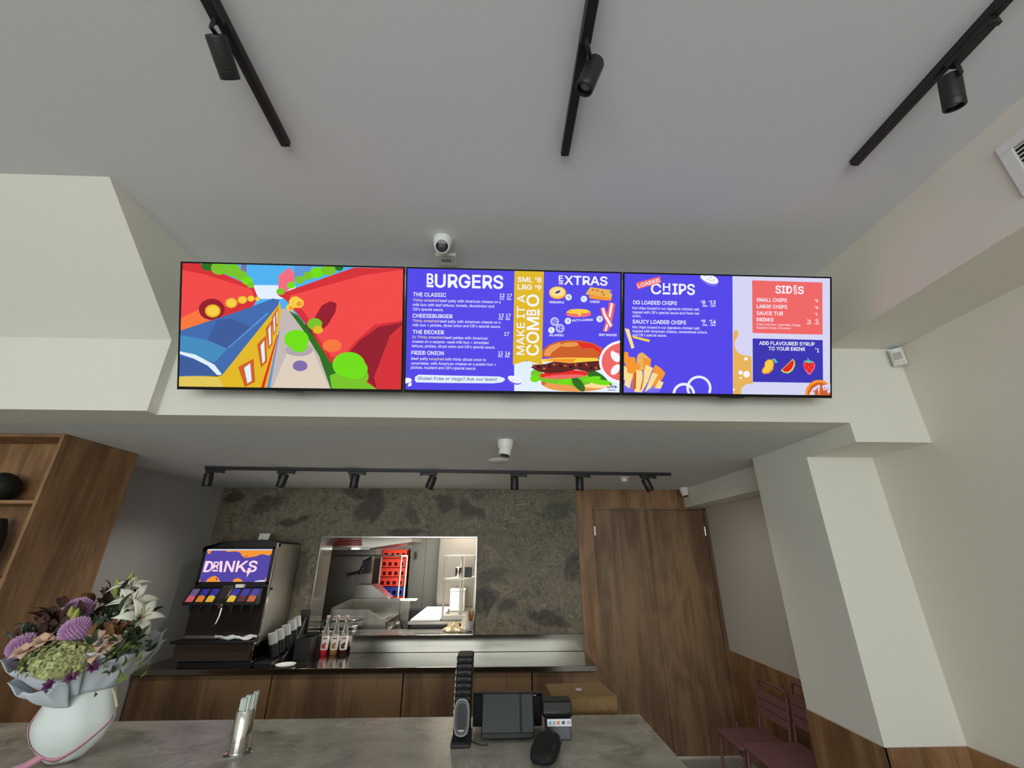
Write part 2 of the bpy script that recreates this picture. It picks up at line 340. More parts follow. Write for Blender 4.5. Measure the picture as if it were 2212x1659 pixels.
def spot(base, ax_dir, head, d, label, ln=.125, r=.033, aw=.036, group=None):
    """adapter under the track at base (along ax_dir), lamp head centred at head pointing along d"""
    base, head, d, a = V(base), V(head), V(d).normalized(), V(ax_dir).normalized()
    t = thing('track_spotlight', label, 'spotlight', base, group=group)
    s = a.cross(V((0, 0, 1)))
    m = M(); q = [(-.07, 0), (.07, 0), (.07, -.024), (-.07, -.024)]
    m.ext([a * u + V((0, 0, w)) - s * aw / 2 for u, w in q], s * aw); m.ext([a * u + V((0, 0, w)) - s * aw / 2 for u, w in [(.07, 0), (.085, 0), (.085, -.03), (.07, -.03)]], s * aw)
    obj('adapter', m, black, t, bevel=.002)
    h = head - base; top = h - d * ln * .18
    side = (h - V((0, 0, h.z))); k = a * -.05
    m = M(); m.tube([k + V((0, 0, -.022)), V((k.x, k.y, (top.z) * .6)), V((k.x, k.y, top.z)), k * .3 + top * .7 , top], .0075, 8)
    obj('arm', m, black, t)
    hd = obj('lamp_head', M().lathe([(r * .55, -ln / 2), (r * .93, -ln / 2 + .002), (r, -ln / 2 + .008), (r, ln / 2 - .03), (r * .97, ln / 2 - .029), (r * .97, ln / 2 - .026), (r, ln / 2 - .025), (r, ln / 2 - .002), (r * .96, ln / 2), (r * .8, ln / 2), (r * .74, ln / 2 - .018)], h, d, 28, True, True), black, t)
    if group:
        sl = bpy.data.lights.new('added_fill_spot', 'SPOT'); sl.energy = 14; sl.spot_size = R(140); sl.spot_blend = 1; sl.shadow_soft_size = .02; sl.color = (1, .96, .88)  # added fill to brighten bench and lower ceiling; the track heads look unlit
        so = bpy.data.objects.new('added_fill_spot', sl); COL.objects.link(so); so.location = base + h + d * (ln / 2 + .004); so.rotation_euler = d.to_track_quat('-Z', 'Y').to_euler()
    l = obj('lens', M().lathe([(r * .70, 0), (r * .55, .004), (r * .2, .007)], h + d * (ln / 2 - .0165), d, 24), lensg, t); l['label'] = 'grey glass lens'
    return t
AX = (0, 1, 0); zt = ZC - .031
spot((-.963, .82, zt), (0, -1, 0), (-.972, .955, 3.49), (.0, .9, -.43), 'black spotlight on the left ceiling track, tipped towards the screens')
spot((.293, .83, zt), (0, -1, 0), (.318, .965, 3.488), (-.37, .22, -.9), 'black spotlight on the middle ceiling track with its lens showing')
spot((1.6586, .86, zt), (0, -1, 0), (1.672, .965, 3.478), (.1, .3, -.95), 'black spotlight on the right ceiling track, lens facing down')
kx = [(-2.53, -2.565, 0, 'leftmost spotlight on the long track, hanging straight beside the grey wall'),
      (-1.915, -1.925, -.26, 'second spotlight from the left on the long track, leaning left'),
      (-1.285, -1.29, -.09, 'third spotlight from the left on the long track, above the servery opening'),
      (-.62, -.60, -.36, 'spotlight in the middle of the long track, tipped left above the purple marble blotch'),
      (.205, .172, 0, 'straight spotlight on the long track, fifth from the left, above the right marble slab'),
      (.812, .79, 0, 'straight spotlight on the long track above the joint of marble and oak'),
      (1.455, 1.45, .45, 'rightmost spotlight on the long track, tipped right above the oak door')]
for xa, xh, ti, lb in kx:
    y = 3.86 + (xa + 2.61) * .16 / 4.3
    spot((xa, y, ZK - .0275), (-1, -.037, 0) if xh >= xa - .001 else (1, .037, 0), (xh, y + .0, 2.497), (ti, .12, -1), lb, .122, .037, .03, 'spotlights on the long track')

# ------------------------------------------------------------------ small ceiling and wall fittings
def dome(loc, d, label, s=1):
    t = thing('security_camera', label, 'security camera', loc)
    d = V(d).normalized(); c = V((0, 0, -.052 * s))
    obj('base', M().lathe([(.056 * s, 0), (.056 * s, -.012 * s), (.054 * s, -.03 * s), (.049 * s, -.05 * s), (.043 * s, -.06 * s)], n=32), wplas, t)
    obj('eyeball', M().ball(c, .045 * s, 28, 18).lathe([(.044 * s, 0), (.042 * s, .04 * s), (.041 * s, .052 * s), (.037 * s, .054 * s)], c, d, 32), wplas, t)
    f = obj('lens_window', M().lathe([(.036 * s, .0535 * s), (.034 * s, .0555 * s), (.006 * s, .057 * s)], c, d, 28), glassd, t); f['label'] = 'round black window'
    u = d.cross(V((0, 0, 1))).normalized(); w = u.cross(d)
    g = M(); g.face([c + d * .0578 * s + u * (a * .021 * s) + w * (b * .012 * s) for a, b in ((-1, -1), (1, -1), (1, 1), (-1, 1))])
    obj('sensor_plate', g, mat('sensor_grey', C(84, 86, 90), .3), f, solid=.0006)
dome((-.335, 1.975, ZC), (.1, -.83, -.56), 'white dome security camera facing the viewer, above the menu screens')
dome((.061, 2.83, ZK), (-.14, -.1, -1), 'white dome security camera in the middle of the lower ceiling, pointing down')
dome((2.235, 4.99, ZK), (.05, -.25, -1), 'white dome security camera in the corner above the oak door', .95)
t = thing('ceiling_junction_box', 'flat white junction plate on the ceiling between dome camera and screens', 'junction box', (-.329, 2.135, ZC))
obj('plate', M().box(-.062, .062, -.05, .05, -.022, 0), wplas, t, bevel=.004)
obj('cover_strip', M().box(-.03, .03, -.012, .012, -.0235, -.022), mat('light_grey_plastic', C(150, 150, 146), .5), t)
t = thing('ceiling_vent_disc', 'round white flush disc on the lower ceiling behind the dome camera', 'ceiling vent', (.022, 3.49, ZK))
obj('disc', M().lathe([(.085, 0), (.083, -.008), (.075, -.012), (.01, -.0125)], n=36), wplas, t); obj('rim', M().lathe([(.092, 0), (.09, -.004), (.086, -.005)], n=36), wplas, t)
t = thing('smoke_detector', 'small white smoke detector on the lower ceiling near the right end of the track', 'smoke detector', (1.315, 4.29, ZK))
obj('base', M().lathe([(.047, 0), (.047, -.012), (.04, -.016)], n=28), wplas, t); obj('sensor_head', M().lathe([(.034, -.016), (.032, -.038), (.022, -.046)], n=28), wplas, t)
t = thing('motion_sensor', 'white motion sensor with a blue light, in the corner right of the screens', 'motion sensor', (2.514, 2.276, 3.035), (R(0), 0, R(-45)))
obj('housing', M().ext([(-.034, -.012, -.055), (.034, -.012, -.055), (.034, -.012, .055), (-.034, -.012, .055)], (0, .04, 0)).ext([(-.03, -.012, -.05), (.03, -.012, -.05), (.026, -.034, -.035), (-.026, -.034, -.035)], (0, 0, .075)), wplas, t, bevel=.004)
obj('detector_window', M().box(-.02, .02, -.0365, -.033, -.03, .018), mat('milky_plastic', C(176, 176, 176), .4), t, bevel=.001)
l = obj('indicator_light', M().box(-.012, .012, -.031, -.027, .034, .041), mat('blue_led', C(90, 170, 255), emit=3), t); l['label'] = 'small lit blue indicator'
# air vent on the right bulkhead (frame, backing, slats)
t = thing('air_vent', 'white louvred air vent on the side of the right bulkhead', 'air vent', (2.1087, .62, 3.345))
m = M(); m.box(-.014, 0, -.57, .57, .085, .13).box(-.014, 0, -.57, .57, -.13, -.085).box(-.014, 0, .525, .57, -.085, .085).box(-.014, 0, -.57, -.525, -.085, .085)
obj('frame', m, wplas, t, bevel=.002)
obj('backing', M().box(-.003, 0, -.525, .525, -.085, .085), blackm, t)
for k in range(9):
    z = -.076 + k * .019
    obj('slat', M().ext([(-.012, -.525, z - .004), (-.004, -.525, z + .006), (-.002, -.525, z + .004), (-.010, -.525, z - .006)], (0, 1.05, 0)), wplas, t)

# ------------------------------------------------------------------ menu screens
def em(name, r, g, b): return mat('lit_' + name, C(r, g, b), emit=1.0)
PAL = ['blue', 'gold', 'white', 'ice', 'navy', 'coral', 'red', 'orange', 'yellow', 'green', 'dark_green', 'brown', 'cream', 'pink', 'lilac', 'deep_blue', 'sky', 'steel_blue', 'grey', 'dark_red', 'lime', 'bun', 'bun_light', 'purple', 'black', 'tan', 'mauve', 'leaf', 'sand', 'mid_blue', 'game_red', 'game_red_deep', 'shade_red', 'path', 'path_light', 'ember', 'roof_dark', 'teal']
RGB = dict(blue=(84, 72, 232), gold=(226, 184, 38), white=(244, 246, 255), ice=(226, 240, 255), navy=(44, 40, 120), coral=(240, 104, 104), red=(232, 40, 36), orange=(246, 150, 50), yellow=(250, 206, 70), green=(120, 196, 40), dark_green=(46, 110, 30), brown=(92, 36, 34), cream=(250, 222, 150), pink=(242, 110, 130), lilac=(214, 214, 244), deep_blue=(60, 54, 178), sky=(80, 178, 240), steel_blue=(66, 108, 176), grey=(176, 166, 172), dark_red=(150, 26, 44), lime=(112, 222, 20), bun=(206, 96, 40), bun_light=(236, 156, 84), purple=(120, 110, 236), black=(20, 16, 20), tan=(232, 180, 90), mauve=(126, 110, 170), leaf=(90, 200, 180), sand=(226, 200, 90), mid_blue=(96, 150, 216), game_red=(242, 74, 72), game_red_deep=(214, 48, 54), shade_red=(150, 28, 44), path=(196, 184, 180), path_light=(222, 206, 188), ember=(248, 120, 60), roof_dark=(62, 92, 156), teal=(70, 140, 190))
EM = [em(n, *RGB[n]) for n in PAL]
fc = bpy.data.curves.new('lettering', 'FONT'); fo = bpy.data.objects.new('lettering', fc); COL.objects.link(fo)
try: fc.font = bpy.data.fonts.load(bpy.utils.system_resource('DATAFILES', path='fonts') + '/Inter.woff2')   # a typeface that ships with Blender
except Exception: pass
def text_tris(s, off=0, shear=0):
    fc.body = s; fc.size = 1; fc.offset = 0; fc.resolution_u = 3; fc.shear = shear
    fc.update_tag(); bpy.context.view_layer.update()
    me = bpy.data.meshes.new_from_object(fo.evaluated_get(bpy.context.evaluated_depsgraph_get()))
    r = ([(v.co.x, v.co.y) for v in me.vertices], [tuple(p.vertices) for p in me.polygons]); bpy.data.meshes.remove(me); return r
_raw = text_tris
def _width(s): x = [v[0] for v in _raw(s)[0]]; return max(x) - min(x)
def text_tris(s, off=0, shear=0):
    # the letters K and k are drawn by hand, the rest comes from the typeface
    if not any(c in s for c in 'Kk'): return _raw(s)
    hh = _width('HH'); vs, fs = [], []; i = 0
    def push(q, dx):
        n = len(vs); vs.extend((x + dx, y) for x, y in q[0]); fs.extend(tuple(k + n for k in f) for f in q[1])
    while i < len(s):
        j = i
        while j < len(s) and s[j] not in 'Kk': j += 1
        pos = lambda m: (_width('H' + s[:m] + 'H') - hh) if m else 0
        if s[i:j].strip(): push(_raw(s[i:j]), pos(i))
        if j < len(s):
            q = ((.085, 0), (.175, 0), (.175, .727), (.085, .727), (.165, .20), (.165, .325), (.495, .727), (.61, .727), (.275, .335), (.50, 0), (.615, 0), (.34, .415)) if s[j] == 'K' else ((.075, 0), (.155, 0), (.155, .76), (.075, .76), (.145, .145), (.145, .255), (.405, .546), (.51, .546), (.235, .25), (.42, 0), (.52, 0), (.295, .32))
            kk = max(v[1] for v in _raw('H')[0]) / .727; q = [(x * kk, y * kk) for x, y in q]
            push((q, ((0, 1, 2, 3), (4, 7, 6, 5), (8, 9, 10, 11))), pos(j))
        i = j + 1
    return vs, fs
_h = text_tris('H'); CAP = max(v[1] for v in _h[0])

class Page:
    """flat lit artwork on one screen; corner coordinates map page units to the panel"""
    def __init__(s, tl, tr, br, bl, w, h, x0=0, z0=0, y0=-.0006, step=-.000012, shear=0):
        s.c = (tl, tr, br, bl); s.w, s.h, s.x0, s.z0 = w, h, x0, z0; s.m = M(); s.y = y0; s.step = step
    def uv(s, x, y):
        tl, tr, br, bl = s.c; v = .5; u = .5
        for _ in range(6):
            lx = tl[0] + (bl[0] - tl[0]) * v; rx = tr[0] + (br[0] - tr[0]) * v; u = (x - lx) / (rx - lx)
            ty = tl[1] + (tr[1] - tl[1]) * u; by = bl[1] + (br[1] - bl[1]) * u; v = (y - ty) / (by - ty)
        return min(max(u, 0), 1), min(max(v, 0), 1)
    def p(s, x, y):
        u, v = s.uv(x, y); return V((s.x0 + u * s.w, s.y, s.z0 + (1 - v) * s.h))
    def poly(s, col, pts):
        s.y += s.step; s.m.m = PAL.index(col)
        q = [s.p(*a) for a in pts]; r = [q[0]]
        for a in q[1:]:
            if (a - r[-1]).length > 1e-5: r.append(a)
        if (r[0] - r[-1]).length < 1e-5: r.pop()
        if len(r) > 2: s.m.face(r)
    def ell(s, col, cx, cy, rx, ry=None, rot=0, n=28, a0=0, a1=360):
        ry = ry or rx; c, d = math.cos(R(rot)), math.sin(R(rot)); pts = []
        full = a1 - a0 >= 360
        for i in range(n + (0 if full else 1)):
            t = R(a0 + (a1 - a0) * i / n); x, y = rx * math.cos(t), -ry * math.sin(t); pts.append((cx + x * c - y * d, cy + x * d + y * c))
        s.poly(col, pts)
    def arc(s, col, cx, cy, r0, r1, a0, a1, n=24, gap=0):
        for i in range(n):
            t0, t1 = R(a0 + (a1 - a0) * i / n), R(a0 + (a1 - a0) * (i + 1 - gap) / n)
            s.poly(col, [(cx + r * math.cos(t), cy - r * math.sin(t)) for r, t in ((r0, t0), (r1, t0), (r1, t1), (r0, t1))])
    def text(s, st, xl, xr, yb, cap, col='white', off=.0, rot=0, shear=0):
        """baseline starts at (xl,yb); runs xr-xl along the line, turned rot degrees"""
        vs, fs = text_tris(st, off, shear); s.y += s.step; s.m.m = PAL.index(col)
        a, b = min(v[0] for v in vs), max(v[0] for v in vs)
        O = s.p(xl, yb); kx = s.w / abs(s.c[1][0] - s.c[0][0]); kz = s.h / abs(s.c[3][1] - s.c[0][1])
        sx, sz = (xr - xl) * kx / (b - a), cap * kz / CAP; cr, sr = math.cos(R(rot)), math.sin(R(rot))
        if abs(rot) == 90: sx = (xr - xl) * kz / (b - a); sz = cap * kx / CAP
        e = min(off * .75, .0165) * sz; e = min(e, .16 * sx * (b - a)); big = off > .012
        for ex, ez in ([(e * math.cos(R(t)), e * math.sin(R(t))) for t in range(0, 360, 30 if big else 90)] if off > .004 else [(0, 0)]):
            k = (sx * (b - a) - 2 * e) / (sx * (b - a)); h = 1 - 2 * e / (sz * CAP)
            bv = [s.m.b.verts.new(O + V((((v[0] - a) * sx * k + e + ex) * cr - (v[1] * sz * h + e + ez) * sr, 0, ((v[0] - a) * sx * k + e + ex) * sr + (v[1] * sz * h + e + ez) * cr))) for v in vs]
            for f in fs:
                try: s.m.b.faces.new([bv[i] for i in f]).material_index = s.m.m
                except ValueError: pass

TW, TH = 1.2105, .697                                # one 55 inch panel
def television(x0, label, art, bump_x):
    t = thing('television', label, 'screen', (x0 + TW / 2, 2.17, 2.711), (R(21.04), 0, 0), 'menu screens')
    h = TW / 2
    obj('back_shell', M().box(-h + .004, h - .004, .008, .03, .004, TH - .004).ext([(-h + .12, .03, .06), (h - .12, .03, .06), (h - .2, .03, TH - .2), (-h + .2, .03, TH - .2)], (0, .024, 0)), blackp, t)
    m = M(); e = .008; m.box(-h, h, 0, .012, TH - e, TH).box(-h, h, 0, .012, 0, .016).box(-h, -h + e, 0, .012, .016, TH - e).box(h - e, h, 0, .012, .016, TH - e)
    obj('bezel', m, mat('bezel_black', C(8, 8, 9), .6, spec=.2), t, bevel=.001)
    obj('receiver_bump', M().ext([(bump_x - .08, .001, 0), (bump_x + .08, .001, 0), (bump_x + .065, .001, -.009), (bump_x - .065, .001, -.009)], (0, .02, 0)), blackp, t)
    obj('wall_bracket', M().box(-.2, .2, .054, .075, .2, .42).box(-.16, -.12, .06, .285, .33, .37).box(.12, .16, .06, .285, .33, .37), black, t)
    s = obj('screen', M().box(-h + e, h - e, .004, .008, .016, TH - e), glassd, t)
    pg = art(-h + e, .016, TW - 2 * e, TH - .016 - e)
    g = obj('screen_picture', pg.m, EM, s, smooth=0, recalc=False); g['label'] = 'lit picture on the screen'
    return t

def art_game(x0, z0, w, h):
    P = Page((97, 125), (2170, 165), (2160, 1312), (72, 1283), w, h, x0, z0, .0036)
    f = P.poly
    f('sky', [(60, 100), (2200, 100), (2200, 700), (60, 700)])
    f('ice', [(700, 330), (1150, 330), (1150, 460), (700, 460)])
    f('mauve', [(640, 130), (690, 130), (690, 240), (640, 260)]); f('pink', [(990, 240), (1090, 160), (1140, 220), (1140, 330), (1050, 400), (990, 360)])
    f('mid_blue', [(1140, 100), (1300, 100), (1280, 260), (1140, 270)])
    f('game_red_deep', [(60, 100), (260, 110), (760, 350), (800, 450), (700, 620), (60, 760)])
    f('game_red', [(60, 190), (300, 230), (740, 370), (770, 450), (560, 520), (60, 640)])
    f('ember', [(60, 640), (260, 560), (420, 640), (60, 770)])
    for x, y, r, c in ((330, 150, 60, 'dark_green'), (440, 170, 80, 'green'), (560, 190, 75, 'green'), (640, 240, 60, 'green'), (700, 290, 50, 'lime'), (730, 330, 34, 'green')): P.ell(c, x, y, r, r * .8)
    f('game_red_deep', [(980, 420), (1700, 160), (2200, 100), (2200, 1330), (1500, 1330), (1500, 1100), (1300, 760), (1060, 470)])
    f('game_red', [(1090, 430), (1800, 230), (2200, 180), (2200, 660), (1900, 700), (1700, 880), (1620, 990), (1500, 1010), (1380, 840), (1250, 600)]); P.ell('ember', 1500, 900, 90, 60)
    for x, y, r, c in ((1010, 390, 40, 'green'), (1110, 330, 40, 'lime'), (1190, 280, 45, 'green'), (1270, 240, 50, 'green'), (1350, 210, 65, 'lime'), (1460, 180, 70, 'green'), (1560, 160, 40, 'dark_green')): P.ell(c, x, y, r, r * .8)
    f('dark_red', [(1330, 640), (1400, 520), (1480, 480), (1540, 500), (1530, 580), (1460, 700), (1400, 760)])
    f('dark_red', [(1640, 990), (1760, 850), (1940, 720), (2200, 680), (2200, 1330), (1930, 1330), (1800, 1200)])
    f('game_red_deep', [(1900, 1200), (2050, 800), (2200, 700), (2200, 1330), (1930, 1330)])
    P.ell('dark_red', 370, 560, 120, 100)
    f('path', [(1010, 550), (1120, 560), (1330, 880), (1520, 1330), (880, 1330), (990, 800)])
    f('path_light', [(1080, 960), (1300, 900), (1480, 1330), (940, 1330)]); P.ell('grey', 1190, 940, 130, 60)
    P.ell('mauve', 1200, 1090, 70, 50)
    f('dark_green', [(1090, 570), (1180, 620), (1320, 800), (1480, 1050), (1900, 1330), (1490, 1330), (1380, 1000), (1230, 760)])
    f('green', [(1480, 1180), (1640, 1120), (1930, 1330), (1500, 1330)])
    for x, y, r in ((380, 575, 72), (552, 500, 56), (655, 470, 44), (735, 458, 34), (795, 460, 24)):
        P.ell('gold', x, y, r, r * .85); P.ell('yellow', x, y, r * .76, r * .62)
    for x, y, r in ((1150, 490, 60), (1180, 500, 50), (1100, 540, 36)): P.ell('yellow', x, y, r, r * .9); P.ell('orange', x + 8, y + 6, r * .55, r * .5)
    f('gold', [(60, 1180), (440, 1190), (760, 800), (1000, 490), (1020, 560), (990, 800), (900, 1330), (60, 1330)])
    f('sand', [(60, 1185), (445, 1192), (480, 1330), (60, 1330)])
    f('steel_blue', [(60, 760), (440, 640), (700, 550), (940, 455), (1000, 470), (990, 520), (470, 1180), (60, 1190)])
    f('teal', [(60, 800), (330, 850), (520, 930), (400, 1060), (60, 960)]); f('roof_dark', [(420, 655), (560, 650), (740, 720), (520, 930), (330, 850)]); f('mid_blue', [(510, 930), (530, 925), (900, 600), (890, 590)])
    f('roof_dark', [(60, 1000), (250, 1040), (440, 1170), (60, 1180)]); f('ice', [(60, 955), (220, 985), (400, 1080), (470, 1170), (430, 1180), (340, 1090), (200, 1020), (60, 980)])
    for a, b in (((620, 1100), (780, 1290)), ((795, 890), (890, 1110)), ((875, 740), (940, 940)), ((930, 640), (972, 810)), ((962, 590), (992, 730))):
        (x1, y1), (x2, y2) = a, b; w_ = x2 - x1; d = (y2 - y1) * .45
        f('bun', [(x1, y1), (x2 - w_ * .1, y1 - d * .9), (x2, y2 - d * .6), (x1 + w_ * .4, y2)]); f('ice', [(x1 + w_ * .35, y1 + d * .1), (x2 - w_ * .3, y1 - d * .4), (x2 - w_ * .2, y2 - d * .7), (x1 + w_ * .55, y2 - d * .4)])
    f('red', [(835, 1330), (980, 800), (990, 800), (865, 1330)]); f('mid_blue', [(890, 1330), (1000, 760), (1008, 760), (920, 1330)])
    for x, y, r, c in ((1165, 840, 115, 'lime'), (1190, 900, 80, 'lime'), (1335, 695, 70, 'green'), (1365, 750, 48, 'gold'), (1660, 1080, 155, 'lime'), (1740, 1190, 110, 'green'), (1720, 1120, 120, 'lime')): P.ell(c, x, y, r, r * .78)
    return P

def art_burgers(x0, z0, w, h):
    P = Page((75, 88), (2130, 128), (2120, 1280), (68, 1262), w, h, x0, z0, .0036)
    f, T, E = P.poly, P.text, P.ell
    B = .018; H = .03
    f('blue', [(40, 60), (2200, 60), (2200, 1320), (40, 1320)])
    f('ice', [(1100, 1000), (1400, 960), (1700, 990), (2200, 1010), (2200, 1320), (1102, 1320)])
    # burger
    E('bun', 1690, 1190, 330, 80); E('bun_light', 1690, 1215, 300, 60)
    E('cream', 1900, 1200, 160, 40)
    for x, y, a, b, r, c in ((1320, 1110, 60, 50, 20, 'green'), (1300, 1150, 46, 36, 0, 'lime'), (1480, 1160, 150, 40, 5, 'green'), (1640, 1170, 120, 34, -10, 'lime'), (1780, 1160, 150, 50, -18, 'green'), (1900, 1130, 120, 44, 30, 'dark_green'), (1930, 1180, 120, 26, 8, 'lime'), (1720, 1200, 90, 40, 50, 'dark_green'), (1850, 1150, 90, 22, -10, 'lime')): E(c, x, y, a, b, r)
    E('red', 1580, 1110, 235, 42, -3); E('coral', 1580, 1130, 200, 20, -3)
    f('brown', [(1260, 1040), (1300, 1015), (1400, 1010), (1480, 985), (1600, 990), (1760, 985), (1900, 960), (1960, 990), (1940, 1060), (1820, 1085), (1700, 1060), (1560, 1090), (1430, 1100), (1330, 1080)])
    for i in range(26): E(('bun', 'dark_red', 'black', 'brown')[i % 4], 1290 + i * 25 + random.uniform(-8, 8), 1040 + random.uniform(-26, 26) - i * .9, 16, 10, random.uniform(0, 90), 9)
    f('yellow', [(1380, 960), (1560, 945), (1900, 945), (1930, 975), (1800, 985), (1640, 1000), (1480, 985), (1370, 990)])
    f('orange', [(1400, 965), (1700, 955), (1660, 995), (1500, 985)])
    f('bun', [(1370, 940), (1372, 880), (1420, 830), (1500, 795), (1620, 778), (1740, 780), (1860, 805), (1940, 845), (1970, 890), (1960, 935), (1900, 948), (1640, 945), (1480, 950)])
    f('bun_light', [(1385, 925), (1395, 880), (1450, 830), (1540, 800), (1560, 830), (1470, 890), (1440, 935)]); E('bun_light', 1640, 820, 90, 22, -4); f('red', [(1700, 790), (1860, 815), (1940, 870), (1940, 925), (1800, 930), (1760, 860)]); f('bun', [(1720, 860), (1860, 850), (1930, 900), (1900, 940), (1700, 940)])
    # ribbon
    f('gold', [(1098, 90), (1382, 90), (1368, 1018), (1225, 978), (1088, 1018)])
    T('SML', 1128, 1270, 215, 50, off=H); T('$', 1297, 1313, 193, 22, off=B); T('8', 1317, 1358, 219, 50, off=H)
    T('LRG', 1130, 1268, 288, 50, off=H); T('$', 1297, 1313, 270, 22, off=B); T('9', 1317, 1358, 293, 50, off=H)
    T('MAKE IT A', 1197, 1197 + 588, 922, 76, off=.012, rot=90); T('COM', 1337, 1337 + 378, 930, 122, off=.02, rot=90)
    T('B', 1310, 1310 + 58, 540, 95, off=.02, rot=90); f('white', [(1320, 540), (1343, 540), (1343, 480), (1320, 480)]); T('O', 1337, 1337 + 120, 455, 122, off=.02, rot=90)
    # headings
    T('B', 258, 322, 240, 104, off=.035); f('white', [(257, 246), (322, 249), (322, 272), (257, 269)]); T('URGERS', 335, 990, 272, 132, off=.035)
    T('E', 1527, 1570, 205, 56, off=.03); f('white', [(1527, 213), (1570, 214), (1570, 222), (1527, 221)]); f('white', [(1527, 228), (1570, 229), (1570, 237), (1527, 236)]); T('XTRAS', 1580, 2002, 240, 90, off=.03)
    for s_, a, b, y in (('THE CLASSIC', 130, 445, 359), ('CHEESEBURGER', 128, 507, 566), ('THE DECKER', 130, 428, 723), ('FRIED ONION', 120, 428, 925)): T(s_, a, b, y, 38, off=B)
    c = 26; k = .006
    for s_, a, b, y, cl in (('Thinly smashed', 130, 377, 408, 'cream'), ('beef patty with American cheese on a', 388, 966, 414, 'white'), ('milk bun with leaf lettuce, tomato, dicedonion and', 130, 905, 453, 'white'), ("CB's special sauce.", 130, 420, 497, 'white'),
        ('Thinly smashed', 128, 375, 608, 'cream'), ('beef patty with American cheese on a', 386, 966, 613, 'white'), ("milk bun + pickles, diced onion and CB's special sauce.", 128, 970, 650, 'white'),
        ('2x Thinly smashed', 126, 422, 766, 'cream'), ('beef patties with American', 433, 845, 771, 'white'), ('cheese on a sesame-seed milk bun + shredded', 126, 853, 810, 'white'), ("lettuce, pickles, diced onion and CB's special sauce.", 126, 918, 853, 'white'),
        ('Beef patty', 120, 282, 975, 'white'), ('smashed', 290, 430, 978, 'cream'), ('with thinly sliced onion to', 441, 830, 980, 'white'), ('caramelise, with American cheese on a potato bun +', 118, 928, 1020, 'white'), ("pickles, mustard and CB's special sauce.", 118, 735, 1061, 'white')): T(s_, a, b, y, c, cl, off=k)
    for s_, a, y in (('12', 957, 364), ('17', 1028, 366), ('12', 950, 559), ('17', 1018, 561), ('17', 1003, 738), ('11', 947, 923), ('16', 1014, 925)): T(s_, a, a + 46, y, 36, off=B)
    for s_, a, y in (('SGL', 957, 388), ('DBL', 1027, 390), ('SGL', 948, 583), ('DBL', 1017, 585), ('SGL', 945, 945), ('DBL', 1013, 947)): T(s_, a, a + 46, y, 16, off=B)
    f('ice', [(158, 1140), (190, 1118), (560, 1126), (960, 1132), (1005, 1146), (1014, 1165), (985, 1188), (900, 1198), (400, 1196), (170, 1192), (156, 1170)])
    T('Gluten Free or Vego? Ask our team!', 186, 935, 1168, 31, 'navy', off=.008)
    # potato slices
    f('purple', [(1040, 1150), (1070, 1130), (1170, 1180), (1165, 1205), (1120, 1212), (1060, 1190)]); E('white', 1105, 1160, 68, 30, 20); f('white', [(68, 1150), (110, 1150), (130, 1170), (120, 1190), (68, 1205)]); f('white', [(90, 1235), (100, 1200), (128, 1195), (125, 1225)])
    for x, y in ((1080, 1150), (1110, 1160), (1135, 1175), (1090, 1168)): E('navy', x, y, 5, 3, 0, 8)
    # extras
    E('coral', 1516, 330, 82, 52); E('yellow', 1515, 316, 82, 58); E('cream', 1515, 314, 66, 44); E('navy', 1518, 312, 28, 10, -25)
    f('orange', [(1820, 355), (1840, 330), (2040, 370), (2038, 393), (1940, 387), (1830, 372)]); f('tan', [(1787, 330), (1832, 262), (2048, 292), (2020, 305), (2048, 330), (2040, 372), (1850, 335), (1812, 340)])
    for x, y in ((1860, 288), (1905, 296), (1950, 310), (1965, 335)): E('bun', x, y, 13, 8, 15, 12)
    E('pink', 1720, 528, 122, 28); E('coral', 1720, 512, 122, 22); f('yellow', [(1600, 505), (1640, 480), (1720, 474), (1800, 480), (1840, 505), (1800, 515), (1760, 520), (1730, 545), (1700, 520), (1640, 520)]); E('bun', 1640, 496, 8, 5); E('bun', 1755, 515, 8, 5)
    f('coral', [(2015, 408), (2078, 424), (2060, 540), (2010, 690), (1955, 690), (1985, 600), (2005, 500)]); f('white', [(2036, 414), (2056, 420), (2030, 560), (1990, 690), (1974, 690), (2010, 560)])
    f('coral', [(1932, 466), (1978, 458), (2000, 520), (2040, 580), (2058, 635), (2020, 655), (1980, 590), (1950, 540)]); f('white', [(1946, 464), (1962, 461), (1985, 530), (2025, 590), (2045, 642), (2030, 650), (1995, 590), (1962, 530)])
    for x, y, r in ((1488, 598, 42), (1541, 664, 43)):
        E('white', x, y, r, r, 0, 9); E('blue', x, y, r - 6, r - 6, 0, 9); E('white', x, y, r - 12, r - 12, 0, 9); E('blue', x, y, r - 17, r - 17, 0, 9)
        for a in (0, 120, 240): E('white', x + 12 * math.cos(R(a)), y + 12 * math.sin(R(a)), 7, 5, a, 8)
    for x, y, s_ in ((1622, 362, '2'), (1772, 378, '1'), (1617, 592, '5'), (1925, 572, '2'), (1457, 682, '1')):
        E('ice', x, y, 31, 31); T('$', x - 16, x - 8, y, 14, 'navy', off=.01); T(s_, x - 4, x + (12 if s_ != '1' else 4), y + 12, 28, 'navy', off=.02)
    for s_, a, b, y in (('PINEAPPLE', 1437, 1578, 421), ('CHEESE', 1828, 1924, 415), ('PATTY+CHEESE', 1660, 1862, 600), ('JALAPENO', 1433, 1575, 740), ('BEEF RASHER', 1920, 2092, 735)): T(s_, a, b, y, 22, off=B, rot=(4 if '+' in s_ else 0))
    # tomato slice at the edge
    E('white', 2150, 985, 230, 206); E('coral', 2150, 985, 205, 182); E('white', 2080, 930, 40, 62, -30); E('white', 2080, 1060, 34, 60, 40); E('coral', 2100, 870, 60, 30, 20); E('navy', 2100, 885, 6, 4)
